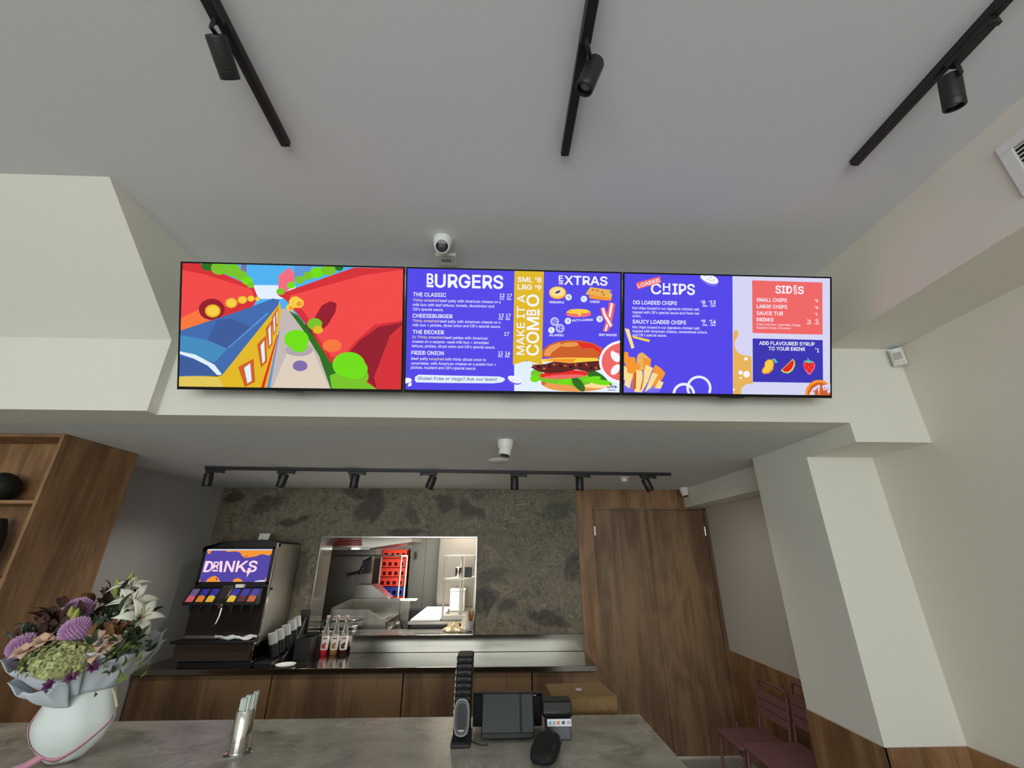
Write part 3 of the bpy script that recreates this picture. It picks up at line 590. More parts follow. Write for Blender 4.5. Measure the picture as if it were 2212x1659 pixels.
    for pts in ([(1992, 1225), (2000, 1236), (2020, 1236), (2030, 1222), (2034, 1232)], [(2020, 1195), (2030, 1190), (2052, 1228), (2062, 1205), (2066, 1206), (2056, 1236), (2046, 1236)], [(2060, 1222), (2080, 1215), (2098, 1230), (2080, 1238), (2062, 1238), (2080, 1230)]): f('navy', pts)
    T('HALAL', 2010, 2085, 1264, 17, 'navy', off=B)
    return P

def art_chips(x0, z0, w, h):
    P = Page((82, 90), (2060, 130), (2055, 1255), (68, 1238), w, h, x0, z0, .0036)
    f, T, E = P.poly, P.text, P.ell
    B = .018
    f('blue', [(40, 60), (1113, 60), (1111, 1300), (40, 1300)]); f('lilac', [(1113, 60), (2100, 60), (2100, 1300), (1111, 1300)])
    f('purple', [(797, 140), (812, 100), (940, 130), (978, 170), (970, 200), (930, 212), (870, 198)]); E('white', 890, 135, 92, 42, 22)
    for x, y in ((850, 112), (880, 140), (905, 125), (930, 150), (900, 155)): E('navy', x, y, 6, 4, 0, 8)
    T('C', 330, 428, 288, 104, off=.03); T('H', 445, 515, 258, 78, off=.03); f('white', [(443, 270), (515, 271), (515, 291), (443, 290)]); T('IPS', 535, 750, 291, 106, off=.03)
    f('coral', [(188, 180), (415, 115), (432, 175), (205, 242)]); T('LOADED', 212, 425, 226, 36, off=B, rot=16)
    T('OG LOADED CHIPS', 160, 577, 387, 38, off=B); T('SAUCY LOADED CHIPS', 155, 663, 573, 38, off=B)
    for s_, a, b, y in (('Hot chips tossed in our signature chicken salt,', 154, 795, 435), ("topped with CB's special sauce and fresh red", 154, 786, 475), ('onion.', 154, 238, 512), ('Hot chips tossed in our signature chicken salt,', 154, 795, 619), ('topped with American cheese, caramelised onions', 154, 861, 657), ("and CB's special sauce.", 154, 478, 695)): T(s_, a, b, y, 25, off=.006)
    for y, a_, b_ in ((384, '8', '13'), (569, '9', '14')):
        T('$', 807, 817, y - 18, 16, off=B); T(a_, 822, 850, y, 37, off=.02); T('$', 885, 895, y - 18, 16, off=B); T(b_, 899, 949, y, 37, off=.02); T('SML', 822, 872, y + 24, 17, off=B); T('LRG', 898, 948, y + 24, 17, off=B)
    # fries
    f('purple', [(70, 1160), (300, 1100), (420, 1210), (400, 1236), (70, 1236)])
    for q, c in (([(80, 620), (122, 628), (172, 805), (145, 818)], 'cream'), ([(150, 690), (322, 730), (310, 752), (160, 712)], 'yellow'),
        ([(70, 850), (110, 848), (120, 900), (70, 960)], 'orange'), ([(75, 890), (180, 900), (190, 1100), (100, 1100)], 'orange'), ([(190, 930), (205, 870), (245, 850), (285, 880), (330, 920), (320, 980), (220, 1040)], 'tan'), ([(250, 900), (325, 915), (325, 975), (260, 1100)], 'orange'), ([(160, 940), (228, 965), (215, 1060), (150, 1200)], 'orange'), ([(345, 1020), (370, 968), (420, 1000), (465, 1050), (440, 1100), (350, 1200)], 'orange'),
        ([(70, 975), (105, 1010), (80, 1120), (68, 1120)], 'cream'), ([(190, 1015), (250, 1035), (235, 1236), (170, 1230)], 'cream'), ([(280, 970), (348, 1000), (300, 1130), (240, 1232), (215, 1225)], 'cream'), ([(95, 1045), (160, 1060), (125, 1200), (75, 1165)], 'cream'), ([(340, 1045), (395, 1060), (330, 1190), (270, 1232)], 'cream'), ([(400, 1115), (448, 1140), (420, 1200), (365, 1195)], 'cream'),
        ([(165, 1060), (190, 1030), (185, 1200), (150, 1215)], 'bun'), ([(250, 1100), (270, 1050), (240, 1200), (220, 1225)], 'bun')): f(c, q)
    P.arc('white', 785, 1192, 96, 120, -25, 215, 34, .1); P.arc('white', 640, 1250, 82, 108, 0, 180, 26, .1)
    # cheese
    f('tan', [(1111, 1300), (1116, 660), (1145, 620), (1170, 672), (1130, 740), (1150, 820), (1200, 870), (1290, 885), (1298, 1130), (1312, 1145), (1240, 1150), (1195, 1190), (1185, 1300)])
    E('lilac', 1230, 770, 102, 105)
    for x, y, r in ((1237, 908, 17), (1185, 1040, 21), (1243, 1056, 32), (1185, 1092, 10), (1118, 1205, 10)): E('white', x, y, r)
    f('coral', [(1300, 152), (1983, 170), (1983, 673), (1302, 660)])
    T('SID', 1525, 1688, 276, 76, off=.03); T('E', 1703, 1737, 248, 50, off=.03); f('white', [(1703, 258), (1738, 259), (1738, 267), (1703, 266)]); f('white', [(1703, 275), (1738, 276), (1738, 284), (1703, 283)]); T('S', 1744, 1802, 282, 76, off=.03)
    for s_, a, b, y, pr in (('SMALL CHIPS', 1343, 1635, 356, '5'), ('LARGE CHIPS', 1343, 1637, 420, '6'), ('SAUCE TUB', 1343, 1597, 485, '1'), ('DRINKS', 1343, 1505, 547, '5')):
        T(s_, a, b, y, 36, off=B); T('$', 1909, 1917, y - 8, 13, off=B); T(pr, 1921, 1941 if pr != '1' else 1935, y + 5, 28, off=.02)
    T('$', 1833, 1841, 538, 13, off=B); T('4', 1845, 1868, 552, 28, off=.02); T('REG', 1833, 1875, 573, 15, off=B); T('LRG', 1906, 1950, 574, 15, off=B)
    T('(Cola, Cola Zero, Lemonade, Orange,', 1343, 1768, 585, 20); T('Raspberry Fanta, Lift Lemon)', 1343, 1670, 617, 20)
    f('deep_blue', [(1302, 712), (1983, 725), (1985, 1137), (1302, 1130)])
    T('ADD FLAVOURED SYRUP', 1365, 1903, 774, 36, off=B); T('TO YOUR DRINK', 1455, 1812, 826, 36, off=B); T('$', 1910, 1921, 815, 16, off=B); T('1', 1927, 1948, 843, 38, off=.02)
    f('orange', [(1420, 940), (1450, 912), (1490, 915), (1508, 950), (1500, 1010), (1460, 1048), (1410, 1055), (1388, 1035), (1395, 1005), (1415, 980)]); f('yellow', [(1425, 940), (1455, 918), (1488, 922), (1500, 955), (1485, 1005), (1450, 1035), (1410, 1040), (1396, 1030), (1420, 985)])
    f('leaf', [(1488, 908), (1515, 905), (1545, 940), (1520, 948)])
    f('green', [(1572, 1018), (1600, 1042), (1650, 1048), (1690, 1020), (1714, 970), (1712, 930), (1690, 905)]); f('cream', [(1578, 1016), (1602, 1036), (1648, 1040), (1685, 1012), (1706, 968), (1706, 932), (1690, 910)]); f('red', [(1586, 1010), (1606, 1030), (1645, 1032), (1680, 1004), (1698, 965), (1700, 935), (1690, 915)])
    for x, y in ((1620, 1010), (1650, 1000), (1675, 975), (1685, 945), (1645, 1020)): E('black', x, y, 4, 5, 0, 8)
    f('pink', [(1790, 960), (1805, 930), (1850, 925), (1895, 935), (1910, 970), (1895, 1010), (1860, 1058), (1840, 1055), (1805, 1010)]); f('red', [(1796, 965), (1812, 940), (1850, 936), (1890, 945), (1900, 970), (1885, 1005), (1855, 1048), (1810, 1005)]); f('leaf', [(1795, 925), (1835, 920), (1832, 900), (1842, 900), (1848, 920), (1890, 930), (1850, 948), (1820, 940)])
    for x, y in ((1820, 970), (1845, 985), (1870, 970), (1835, 1010), (1862, 1005)): E('pink', x, y, 5, 6, 0, 8)
    E('orange', 1945, 1245, 136, 138); E('bun', 1950, 1250, 116, 118); f('lilac', [(1845, 1250), (1880, 1190), (1945, 1150), (1955, 1165), (1945, 1250)]); f('lilac', [(1975, 1160), (2060, 1145), (2060, 1225), (2010, 1250), (1985, 1200)]); E('bun', 1920, 1230, 20, 34); E('bun', 2010, 1230, 18, 30)
    for x, y in ((1890, 1215), (1930, 1190), (2000, 1185), (2032, 1195)): E('bun', x, y, 7, 9, 0, 8)
    return P
television(-1.7345, 'leftmost wall screen, showing a cartoon scene of red hills and a blue roofed wagon', art_game, .0)
television(-.5165, 'middle menu screen, headed BURGERS and EXTRAS on purple blue', art_burgers, .0)
television(.7015, 'rightmost menu screen, headed LOADED CHIPS with a red SIDES box', art_chips, .02)

# ------------------------------------------------------------------ back bench and its cabinets
t = thing('steel_bench', 'long stainless steel bench below the servery opening', 'bench', (-1.1, 4.84, .927))
def bx(x): return x + 1.1
obj('bench_top', M().box(bx(-3.218), bx(.955), -.323, .3195, -.044, 0), steel, t, bevel=.003)
tag(obj('steel_upstand', M().box(-3.218, .966, 5.142, 5.1595, .9285, 1.0845), steel, bevel=.002), 'stainless steel upstand on the wall along the back of the bench', 'splashback')
cab = [(-3.2, -1.99, 'oak fronted cabinet under the bench at the grey wall end', 2), (-1.98, -.82, 'oak fronted cabinet under the bench, behind the straw holder', 2), (-.81, .35, 'oak fronted cabinet under the bench, behind the pager stack', 2), (.36, .943, 'narrow oak fronted cabinet at the door end of the bench', 1)]
for x0, x1, lb, nd in cab:
    c = thing('base_cabinet', lb, 'cabinet', ((x0 + x1) / 2, 4.84, 0), group='cabinets under the bench'); h = (x1 - x0) / 2
    obj('body', M().box(-h, h, -.285, .3, .1, .88), woodd, c); obj('plinth', M().box(-h, h, -.25, .3, 0, .1), blackm, c)
    w = 2 * h / nd
    for k in range(nd): obj('door', M().box(-h + k * w + .0015, -h + (k + 1) * w - .0015, -.305, -.2855, .105, .873), woodd, c, bevel=.001)

# ------------------------------------------------------------------ drinks machine
t = thing('drinks_machine', 'steel and black drinks fountain with a lit DRINKS sign on the bench', 'drinks machine', (-2.522, 4.578, .927)); t.scale = (.97, .97, 1)
def dx(x): return x + 2.6
z0 = .927
x0, x1 = dx(-2.985), dx(-2.262)
obj('steel_casing', M().box(x0 + .01, x1, .03, .575, .02, 1.055), satin, t, bevel=.006)
m = M(); m.ext([(x0, -.005, .99), (x0 + .03, -.005, 1.035), (x0 + .2, -.005, 1.075), (dx(-2.42), -.005, 1.09), (x1, -.005, 1.068), (x1, -.005, 1.02), (x0, -.005, 1.012)], (0, .1, 0)); m.ext([(x0, .09, 1.03), (dx(-2.42), .09, 1.088), (x1, .09, 1.066), (x1, .09, 1.05), (x0, .09, 1.02)], (0, .485, 0))
obj('top_cap', m, blackp, t, bevel=.006)
m = M(); m.box(x0, x0 + .03, 0, .04, .68, 1.02).box(x1 - .035, x1 - .003, 0, .04, .68, 1.02).box(x0, x1 - .003, 0, .04, 1.0, 1.03).box(x0, x1 - .003, 0, .04, .655, .705)
obj('sign_surround', m, blackp, t, bevel=.003)
obj('edge_strip', M().box(x1 - .004, x1 + .008, .0, .03, .22, 1.06), chrome, t, bevel=.002)
s = obj('lit_sign', M().box(x0 + .03, x1 - .035, .006, .03, .705, 1.0), wplas, t)
def art_sign():
    P = Page((472, 268), (1160, 272), (1090, 615), (397, 612), x1 - x0 - .065, .295, x0 + .03, .705, .0056)
    f, T = P.poly, P.text
    f('sign_purple', [(380, 200), (1250, 200), (1250, 700), (380, 700)]); f('ice', [(380, 200), (1250, 200), (1250, 282), (380, 279)])
    f('orange', [(470, 282), (1160, 284), (1150, 320), (1120, 340), (1060, 325), (1020, 330), (990, 345), (920, 358), (870, 362), (840, 345), (815, 305), (760, 292), (690, 300), (660, 286), (520, 284), (500, 318), (480, 320)])
    f('navy', [(872, 352), (890, 350), (895, 338), (875, 342)])
    f('orange', [(460, 612), (490, 580), (530, 555), (565, 552), (595, 575), (615, 612)]); f('navy', [(565, 572), (585, 580), (580, 600), (570, 590)]); f('orange', [(740, 614), (760, 585), (790, 576), (820, 582), (850, 612)]); f('orange', [(1075, 600), (1085, 575), (1095, 580), (1090, 606)]); f('orange', [(398, 600), (412, 590), (408, 612), (398, 612)]); f('ice', [(970, 608), (1040, 598), (1080, 600), (1076, 612), (975, 614)])
    T('D', 432, 522, 512, 118, 'pink_white', off=.035, shear=.0); T('R', 530, 590, 478, 76, 'pink_white', off=.035); f('pink_white', [(530, 488), (588, 488), (586, 504), (528, 504)]); f('pink_white', [(606, 396), (634, 396), (630, 512), (602, 512)]); T('N', 645, 745, 512, 118, 'pink_white', off=.03); T('K', 765, 880, 512, 118, 'pink_white', off=.03); T('S', 890, 985, 512, 118, 'pink_white', off=.035)
    f('pink_white', [(905, 470), (935, 470), (915, 505), (930, 505), (885, 570), (895, 525), (880, 525)])
    return P
PAL += ['pink_white', 'sign_purple']; EM += [em('pink_white', 255, 216, 232), em('sign_purple', 84, 70, 164)]
g = obj('sign_picture', art_sign().m, EM, s, smooth=0, recalc=False); g['label'] = 'lit purple sign reading DRINKS'
obj('splash_panel', M().box(x0 + .01, x1 - .003, .02, .03, .25, .66), mat('brown_black_gloss', C(40, 34, 31), .18), t)
obj('valve_bar', M().ext([(x0, .02, .655), (x0, -.03, .65), (x0, -.12, .535), (x0, -.12, .515), (x0, .02, .52)], (x1 - .03 - x0, 0, 0)), blackp, t, bevel=.003)
cardc = [('pink', 'mauve'), ('orange', 'deep_blue'), ('yellow', 'deep_blue'), ('yellow', 'deep_blue'), ('brown', 'deep_blue'), ('bun', 'deep_blue')]
cm = [mat('print_' + n, C(*RGB[n]), .4) for n in PAL[:-2]]
def onbar(x, v, o): return V((x, -.03 - .09 * v, .65 - .115 * v)) + V((0, -.115, .09)).normalized() * -o * -1
for k, (cx_, (c0, c1)) in enumerate(zip((.055, .15, .245, .445, .54, .635), cardc)):
    m = M(); a, b = x0 + cx_ - .034, x0 + cx_ + .034; nn = V((0, -.115, .09)).normalized() * 1; nn = V((0, -.787, .617))
    def q(x, v): return V((x, -.03 - .09 * v, .65 - .115 * v)) + nn * .001
    m.m = PAL.index(c1); m.ext([q(a, .05), q(b, .05), q(b, .55), q(a, .55)], nn * .004)
    m.m = PAL.index(c0); m.ext([q(a, .55), q(a + .03, .5), q(b, .6), q(b, .95), q(a, .95)], nn * .0045)
    o = obj('flavour_card', m, cm, t, smooth=0); o['label'] = 'flavour card, blue over %s' % c0.replace('bun', 'brown')
    obj('nozzle', M().lathe([(.018, .52), (.018, .49), (.012, .47), (.012, .455)], (x0 + cx_, -.06, 0)), blackp, t)
m = M(); m.ext([(x0 + .30, -.03, .67), (x0 + .40, -.03, .67), (x0 + .385, -.125, .52), (x0 + .315, -.125, .52)], (0, .02, .004)); m.box(x0 + .33, x0 + .37, -.1, .02, .49, .53)
obj('ice_chute', m, chrome, t, bevel=.003)
obj('ice_lever', M().tube([(x0 + .35, -.06, .5), (x0 + .35, -.07, .42), (x0 + .34, -.085, .36), (x0 + .32, -.09, .345)], [.012, .012, .01, .008], 10), chrome, t)
m = M(); m.ext([(x0 + .03, -.005, .655), (x0 + .47, -.005, .655), (x0 + .47, -.02, .66), (x0 + .4, -.03, .67)], (.0, -.005, .018)); obj('white_ledge', M().box(x0 + .42, x0 + .5, -.045, -.005, .655, .685), wplas, t, bevel=.003)
obj('lower_front', M().box(x0 + .005, x1 - .02, -.065, .03, .06, .2), mat('brown_gloss', C(62, 52, 46), .2), t, bevel=.003)
obj('lower_side', M().box(x1 - .018, x1 + .004, -.063, .5, .06, .2), steel, t, bevel=.003)
m = M(); m.ext([(x0 - .03, -.10, .2), (x1 + .0, -.10, .2), (x1, .02, .2), (x0, .02, .2)], (0, 0, .025)); obj('drip_tray', m, blackp, t, bevel=.005)
m = M()
for k in range(24): xx = x0 + .01 + k * .029; m.box(xx, xx + .006, -.092, .01, .225, .229)
obj('drip_grille', m, black, t)
obj('base', M().box(x0 + .06, x1 + .005, -.057, .1, 0, .055), blackp, t, bevel=.006)
obj('side_latch', M().cyl((x1 + .0, .06, .64), (x1 + .014, .06, .64), .012), blackp, t)
# cloth on the drip tray, card on top
random.seed(3)
m = M(); m.grid(lambda u, v: V((-2.56 + .34 * u + .02 * math.sin(7 * v), 4.495 + .09 * v + .012 * math.sin(9 * u), 1.1575 + .012 + .010 * math.sin(13 * u + 3 * v) + .008 * math.sin(21 * v + 5 * u))), 26, 12)
tag(obj('cleaning_cloth', m, mat('white_cloth', C(226, 228, 232), .9), solid=.004), 'white cloth lying on the drip tray of the drinks machine', 'cloth')
tag(obj('paper_card', M().ext([(-2.565, 4.9, 1.995), (-2.455, 4.9, 1.999), (-2.45, 4.92, 2.09), (-2.56, 4.92, 2.088)], (0, .006, 0)), mat('paper', C(214, 212, 206), .8)), 'small white card standing on top of the drinks machine', 'card')
m = M(); m.lathe([(.055, 0), (.07, .004), (.085, .012), (.088, .018), (.082, .017), (.05, .008), (.01, .006)], (0, 0, 0))
tag(obj('small_plate', m, mat('white_ceramic', C(232, 230, 224), .2)), 'small white plate on the bench in front of the cup dispenser', 'plate').location = (-1.91, 4.60, .9275)

# ------------------------------------------------------------------ cup dispenser
t = thing('cup_dispenser', 'black stepped cup dispenser with angled tubes beside the drinks machine', 'cup dispenser', (-2.045, 4.86, .927))
obj('stand', M().ext([(.06, -.18, 0), (.06, .24, 0), (.06, .24, .34), (.06, .1, .16), (.06, -.16, .05)], (-.02, 0, 0)).box(-.115, .04, -.34, -.171, 0, .045).ext([(.04, -.17, 0), (.04, .23, 0), (.04, .23, .12), (.04, -.17, .04)], (-.13, 0, 0)), blackp, t, bevel=.004)
obj('back_plate', M().box(-.02, .075, .275, .285, 0, .40), blackp, t, bevel=.004)
axis = V((-.24, -.12, 1)).normalized()
cupm = mat('clear_cup_plastic', C(236, 238, 236), .1, trans=.6)
spots_ = [(-.035, -.135, .055), (-.012, -.055, .075), (.008, .03, .10), (.022, .115, .13), (.03, .195, .15)]
for k, (cx_, cy_, cz_) in enumerate(spots_):
    b = V((cx_, cy_, cz_)); obj('tube', M().lathe([(.041, 0), (.041, .10), (.0435, .102), (.0435, .112), (.0405, .112), (.0405, .02)], b, axis, 24), blackp, t)
    c = thing('cup_stack', ('stack of clear cups in the dispenser tube nearest the front', 'stack of clear cups in the second dispenser tube from the front', 'stack of clear cups in the middle dispenser tube', 'stack of clear cups in the fourth dispenser tube, near the wall', 'stack of clear cups in the rearmost dispenser tube, against the marble')[k], 'cups', V((-2.045, 4.86, .927)) + b + axis * .03, group='cup stacks in the dispenser')
    for j in range(3): obj('cup', M().lathe([(.036, j * .007), (.041, .16 + j * .007), (.041, .163 + j * .007), (.039, .164 + j * .007), (.022, .166 + j * .007)], (0, 0, 0), axis, 24, True, j == 2), cupm, c)

t = thing('black_caddy', 'black open caddy box between the cup dispenser and the syrup bottles', 'box', (-1.885, 4.99, .927))
m = M(); m.box(-.075, .075, -.14, .14, 0, .012); 
for a in ((-.075, .075, -.14, -.13, .012, .17), (-.075, .075, .13, .14, .012, .2), (-.075, -.066, -.13, .13, .012, .18), (.066, .075, -.13, .13, .012, .18), (-.066, .066, -.02, -.012, .012, .16)): m.box(*a)
obj('case', m, blackp, t, bevel=.002)
obj('insert', M().box(-.05, .05, .0, .12, .012, .15), blackm, t)

# ------------------------------------------------------------------ syrup bottles
glass = mat('clear_glass', C(240, 242, 236), .05, trans=.9)
def bottle(x, y, liq, lab, label):
    t = thing('syrup_bottle', label, 'bottle', (x, y, .927), group='syrup bottles')
    obj('glass_bottle', M().lathe([(.034, .0), (.037, .004), (.037, .17), (.035, .19), (.026, .225), (.0165, .26), (.0145, .285), (.0145, .33), (.0165, .332), (.0165, .345), (.013, .346)], n=28), glass, t, smooth=50)
    obj('syrup', M().lathe([(.034, .0005), (.0374, .005), (.0374, .0445), (.036, .0448)], n=24), mat('syrup_' + lab, C(*liq), .2), t)
    w = obj('paper_label', M().lathe([(.0375, .045), (.0376, .17)], n=28, cap0=False, cap1=False), mat('label_paper', C(226, 218, 212), .6), t)
    m = M()
    for a0, z, w_, h_ in ((-1.62, .082, .30, .022), (-1.15, .098, .26, .018), (-1.25, .068, .34, .012)):
        m.grid(lambda u, v, a0=a0, z=z, w_=w_, h_=h_: V((math.cos(a0 + w_ * v * math.cos(6.2832 * u)) * .0381, math.sin(a0 + w_ * v * math.cos(6.2832 * u)) * .0381, z + h_ * v * math.sin(6.2832 * u))), 14, 4, closed=True)
    obj('fruit_print', m, mat('fruit_' + lab, C(*liq), .5), w, smooth=0)
    m = M(); m.grid(lambda u, v: V((math.cos(-1.75 + .95 * u) * .0381, math.sin(-1.75 + .95 * u) * .0381, .143 + .010 * v)), 10, 1); obj('label_band', m, mat('label_dark', C(60, 50, 50), .5), w, smooth=0)
    obj('cap', M().lathe([(.0172, .335), (.0172, .352), (.015, .355)], n=20), mat('bottle_cap', C(196, 160, 160), .4), t)
bottle(-1.748, 5.075, (206, 30, 44), 'red', 'syrup bottle with red syrup and red fruit label, next to the black caddy')
bottle(-1.648, 5.075, (150, 110, 60), 'amber', 'middle syrup bottle with amber syrup and pale green fruit label')
bottle(-1.553, 5.075, (60, 18, 24), 'dark', 'rightmost syrup bottle with very dark syrup')

# ------------------------------------------------------------------ kitchen seen through the opening
def bo(name, label, cat, *boxes, mt=steeld, bevel=.003):
    m = M(); [m.box(*b) for b in boxes]; return tag(obj(name, m, mt, bevel=bevel), label, cat)
t = thing('exhaust_hood', 'steel exhaust hood over the griddle at the top left of the servery opening', 'hood', (-2.15, 5.9, 1.93))
m = M(); m.ext([(-.2, 0, .028), (.5, 0, .028), (.53, 0, .02), (1.06, 0, .10), (1.06, 0, .7), (-.2, 0, .7)], (0, .85, 0)); obj('canopy', m, steeld, t, bevel=.003)
obj('front_lip', M().box(-.2, .52, -.02, .01, 0, .03), chrome, t, bevel=.003)
obj('painted_reflection', M().ext([(.02, -.003, .05), (.42, -.003, .05), (.40, -.003, .13), (.10, -.003, .13)], (0, .003, 0)), mat('reflected_red', C(120, 34, 34), .3), t)  # dark red sheet paints the red kitchen's reflection onto the hood end
t = thing('griddle', 'steel griddle with raised splash guards behind the syrup bottles', 'griddle', (-1.62, 6.1, 0))
obj('body', M().box(-.33, .33, -.38, .40, .12, 1.135).box(-.31, .31, -.36, .38, 0, .12), steeld, t, bevel=.004)
obj('plate', M().box(-.30, .25, -.34, .38, 1.135, 1.15), chrome, t)
m = M(); m.ext([(-.335, -.38, 1.135), (-.335, .42, 1.135), (-.335, .42, 1.32), (-.335, .1, 1.318), (-.335, -.38, 1.285)], (.03, 0, 0)).box(-.33, .32, .39, .42, 1.135, 1.315).ext([(-.33, -.385, 1.10), (.33, -.385, 1.10), (.33, -.385, 1.165), (.26, -.385, 1.175), (.12, -.385, 1.262), (-.33, -.385, 1.272)], (0, .015, 0)); obj('splash_guard', m, steeld, t, bevel=.002)
p = obj('control_panel', M().ext([(.30, -.36, 1.12), (.39, -.36, .93), (.33, -.36, .92), (.27, -.36, 1.10)], (0, .74, 0)), steeld, t, bevel=.003)
for yy in (-.2, .2):
    d = V((.19, 0, .09)).normalized(); c = V((.347, yy, 1.025)); obj('switch_plate', M().ext([c + V((-.03, -.09, .06)), c + V((-.03, .09, .06)), c + V((.028, .09, -.06)), c + V((.028, -.09, -.06))], d * .006), blackm, p)
    for e in (-.04, .04): obj('knob', M().cyl(c + V((0, e, 0)), c + V((0, e, 0)) + d * .03, .022), chrome, p)
t = thing('fryer_hood', 'steel sloped lid standing behind the griddle', 'fryer', (-1.72, 6.655, 0))
obj('cabinet', M().box(-.16, .34, -.1, .12, 0, 1.29), steeld, t); obj('sloped_lid', M().ext([(-.24, -.1, 1.292), (-.21, -.1, 1.48), (.0, -.1, 1.48), (.27, -.1, 1.31), (.27, -.1, 1.292)], (0, .15, 0)), steeld, t, bevel=.002)
obj('lid_face', M().ext([(.0, -.11, 1.487), (.06, .05, 1.487), (.28, .05, 1.315), (.25, -.11, 1.315)], (0, 0, .004)), mat('lid_red', C(116, 58, 60), .25), t)
bo('cutting_board', 'white cutting board sticking out beside the fryer lid', 'board', (-1.37, -1.10, 6.54, 6.74, 1.2765, 1.292), mt=wplas)
bo('side_counter', 'narrow steel counter under the white board by the fryer', 'counter', (-1.37, -1.17, 6.54, 6.74, 0, 1.275))
t = thing('steel_tray_stack', 'steel trays stacked at the left end of the servery, behind the bottles', 'tray', (-1.86, 5.61, 0))
obj('stand', M().box(-.1, .28, -.06, .06, 0, 1.09), steeld, t); obj('upper_tray', M().ext([(-.16, -.07, 1.155), (.24, -.07, 1.155), (.30, .08, 1.155), (-.1, .08, 1.155)], (0, 0, .022)), chrome, t, bevel=.004); obj('lower_tray', M().ext([(-.16, -.07, 1.095), (.24, -.07, 1.095), (.32, .08, 1.095), (-.1, .08, 1.095)], (0, 0, .02)), chrome, t, bevel=.004); obj('side_rail', M().box(-.14, -.12, -.05, .05, 1.09, 1.16), steeld, t)
t = thing('wall_rail', 'thin steel rail along the kitchen splash wall', 'rail', (-2.1, 6.77, 1.858))
obj('bar', M().cyl((-.45, 0, 0), (.62, 0, 0), .011), chrome, t); [obj('bracket', M().box(x - .01, x + .01, 0, .03, -.015, .015), chrome, t) for x in (-.4, .2)]
t = thing('monitor_arm', 'black jointed arm mounted on the kitchen splash wall', 'bracket', (-1.88, 6.79, 1.70))
obj('upper_arm', M().tube([(.03, 0, .12), (.0, -.12, .08), (-.04, -.18, -.06)], .026, 8), black, t); obj('lower_arm', M().tube([(-.04, -.18, -.05), (-.12, -.2, -.075), (-.2, -.2, -.09)], .018, 8), black, t); obj('joint', M().ball((-.04, -.18, -.06), .034), black, t); obj('screen_back', M().box(-.03, .07, -.17, -.15, -.08, .1), black, t, bevel=.004); obj('end_joint', M().ball((-.2, -.2, -.09), .026), black, t)
t = thing('rack_frame', 'tall open steel rack in front of the red crates', 'rack', (-1.6, 7.1, 0))
for x, y in ((-.19, .1), (.16, -.08), (.23, .0)): obj('post', M().cyl((x, y, 0), (x, y, 1.86), .013), pale, t)
obj('top_rail', M().tube([(-.19, .1, 1.855), (.16, -.08, 1.855), (.23, .0, 1.85)], .013), pale, t); obj('shelf', M().ext([(-.19, .1, .9), (.16, -.08, .9), (.23, .0, .9), (-.12, .15, .9)], (0, 0, .02)), pale, t)
# crates
redc = mat('red_crate_plastic', C(226, 62, 42), .45); bluec = mat('blue_crate_plastic', C(44, 60, 150), .45)
def crate(c, x, y, z, label, group, w=.42, d=.3, h=.125):
    t = thing('plastic_crate', label, 'crate', (x, y, z), group=group)
    m = M(); m.box(-w / 2, w / 2, -d / 2, d / 2, 0, .01)
    for s in (-1, 1):
        y0_, y1_ = sorted((s * d / 2, s * (d / 2 - .012))); x0_, x1_ = sorted((s * w / 2, s * (w / 2 - .012)))
        for q0, q1 in ((0, .03), (.085, h)): m.box(-w / 2, w / 2, y0_, y1_, q0, q1); m.box(x0_, x1_, -d / 2, d / 2, q0, q1)
        for k in range(5): u = -w / 2 + k * (w - .04) / 4; m.box(u, u + .04, y0_, y1_, .03, .085)
        for k in range(4): u = -d / 2 + k * (d - .04) / 3; m.box(x0_, x1_, u, u + .04, .03, .085)
    obj('shell', m, c, t); m = M(); m.box(-w / 2 - .006, w / 2 + .006, -d / 2 - .006, d / 2 + .006, h, h + .012); m.box(-w / 2 + .01, w / 2 - .01, -d / 2 + .01, d / 2 - .01, h - .02, h); obj('rim', m, c, t)
    return t
g = 'crates stacked in the kitchen'
names_ = {0: None}
hz = .139
words = ['topmost red crate in the kitchen stack', 'second red crate from the top of the kitchen stack', 'third red crate from the top of the kitchen stack', 'fourth red crate from the top, just above the blue ones']
base_n = 14
t0 = None
for k in range(base_n):
    blue = k in (5, 9); top = base_n - 1 - k
    if blue: lb = 'blue crate between red crates in the kitchen stack' if k == 9 else 'lower blue crate of the kitchen stack, near the bench'
    elif top < 4: lb = words[top]
    else: lb = 'red crate low in the kitchen stack, below the upper blue crate'
    crate(bluec if blue else redc, -1.655 + (.008 if k % 2 else -.006), 7.62, .004 + k * hz, lb, g)
# cool room door
t = thing('coolroom_door', 'dark grey cool room door behind the servery opening', 'door', (-1.13, 7.42, 0))
obj('panel', M().box(-.235, .215, 0, .05, .02, 2.2), mat('coolroom_grey', C(72, 72, 66), .45), t, bevel=.003); obj('handle', M().box(-.17, -.14, -.04, 0, 1.82, 1.92), blackp, t, bevel=.004); obj('frame', M().box(-.245, -.236, -.01, .05, 0, 2.22).box(.216, .245, -.01, .05, 0, 2.22), steeld, t); obj('seam', M().box(-.01, -.005, -.002, 0, .02, 2.2), blackm, t)
bo('kitchen_divider', 'bright steel wall panel right of the cool room door', 'wall panel', (-.88, .09, 7.2, 7.24, 0, 2.7), mt=mat('dull_steel', C(118, 112, 103), .35, 1))
bo('black_block', 'plain black block standing below the cool room door', 'bin', (-1.3, -.93, 7.14, 7.36, 0, 1.10), mt=blackm)  # plain black block filling the dark gap below the door
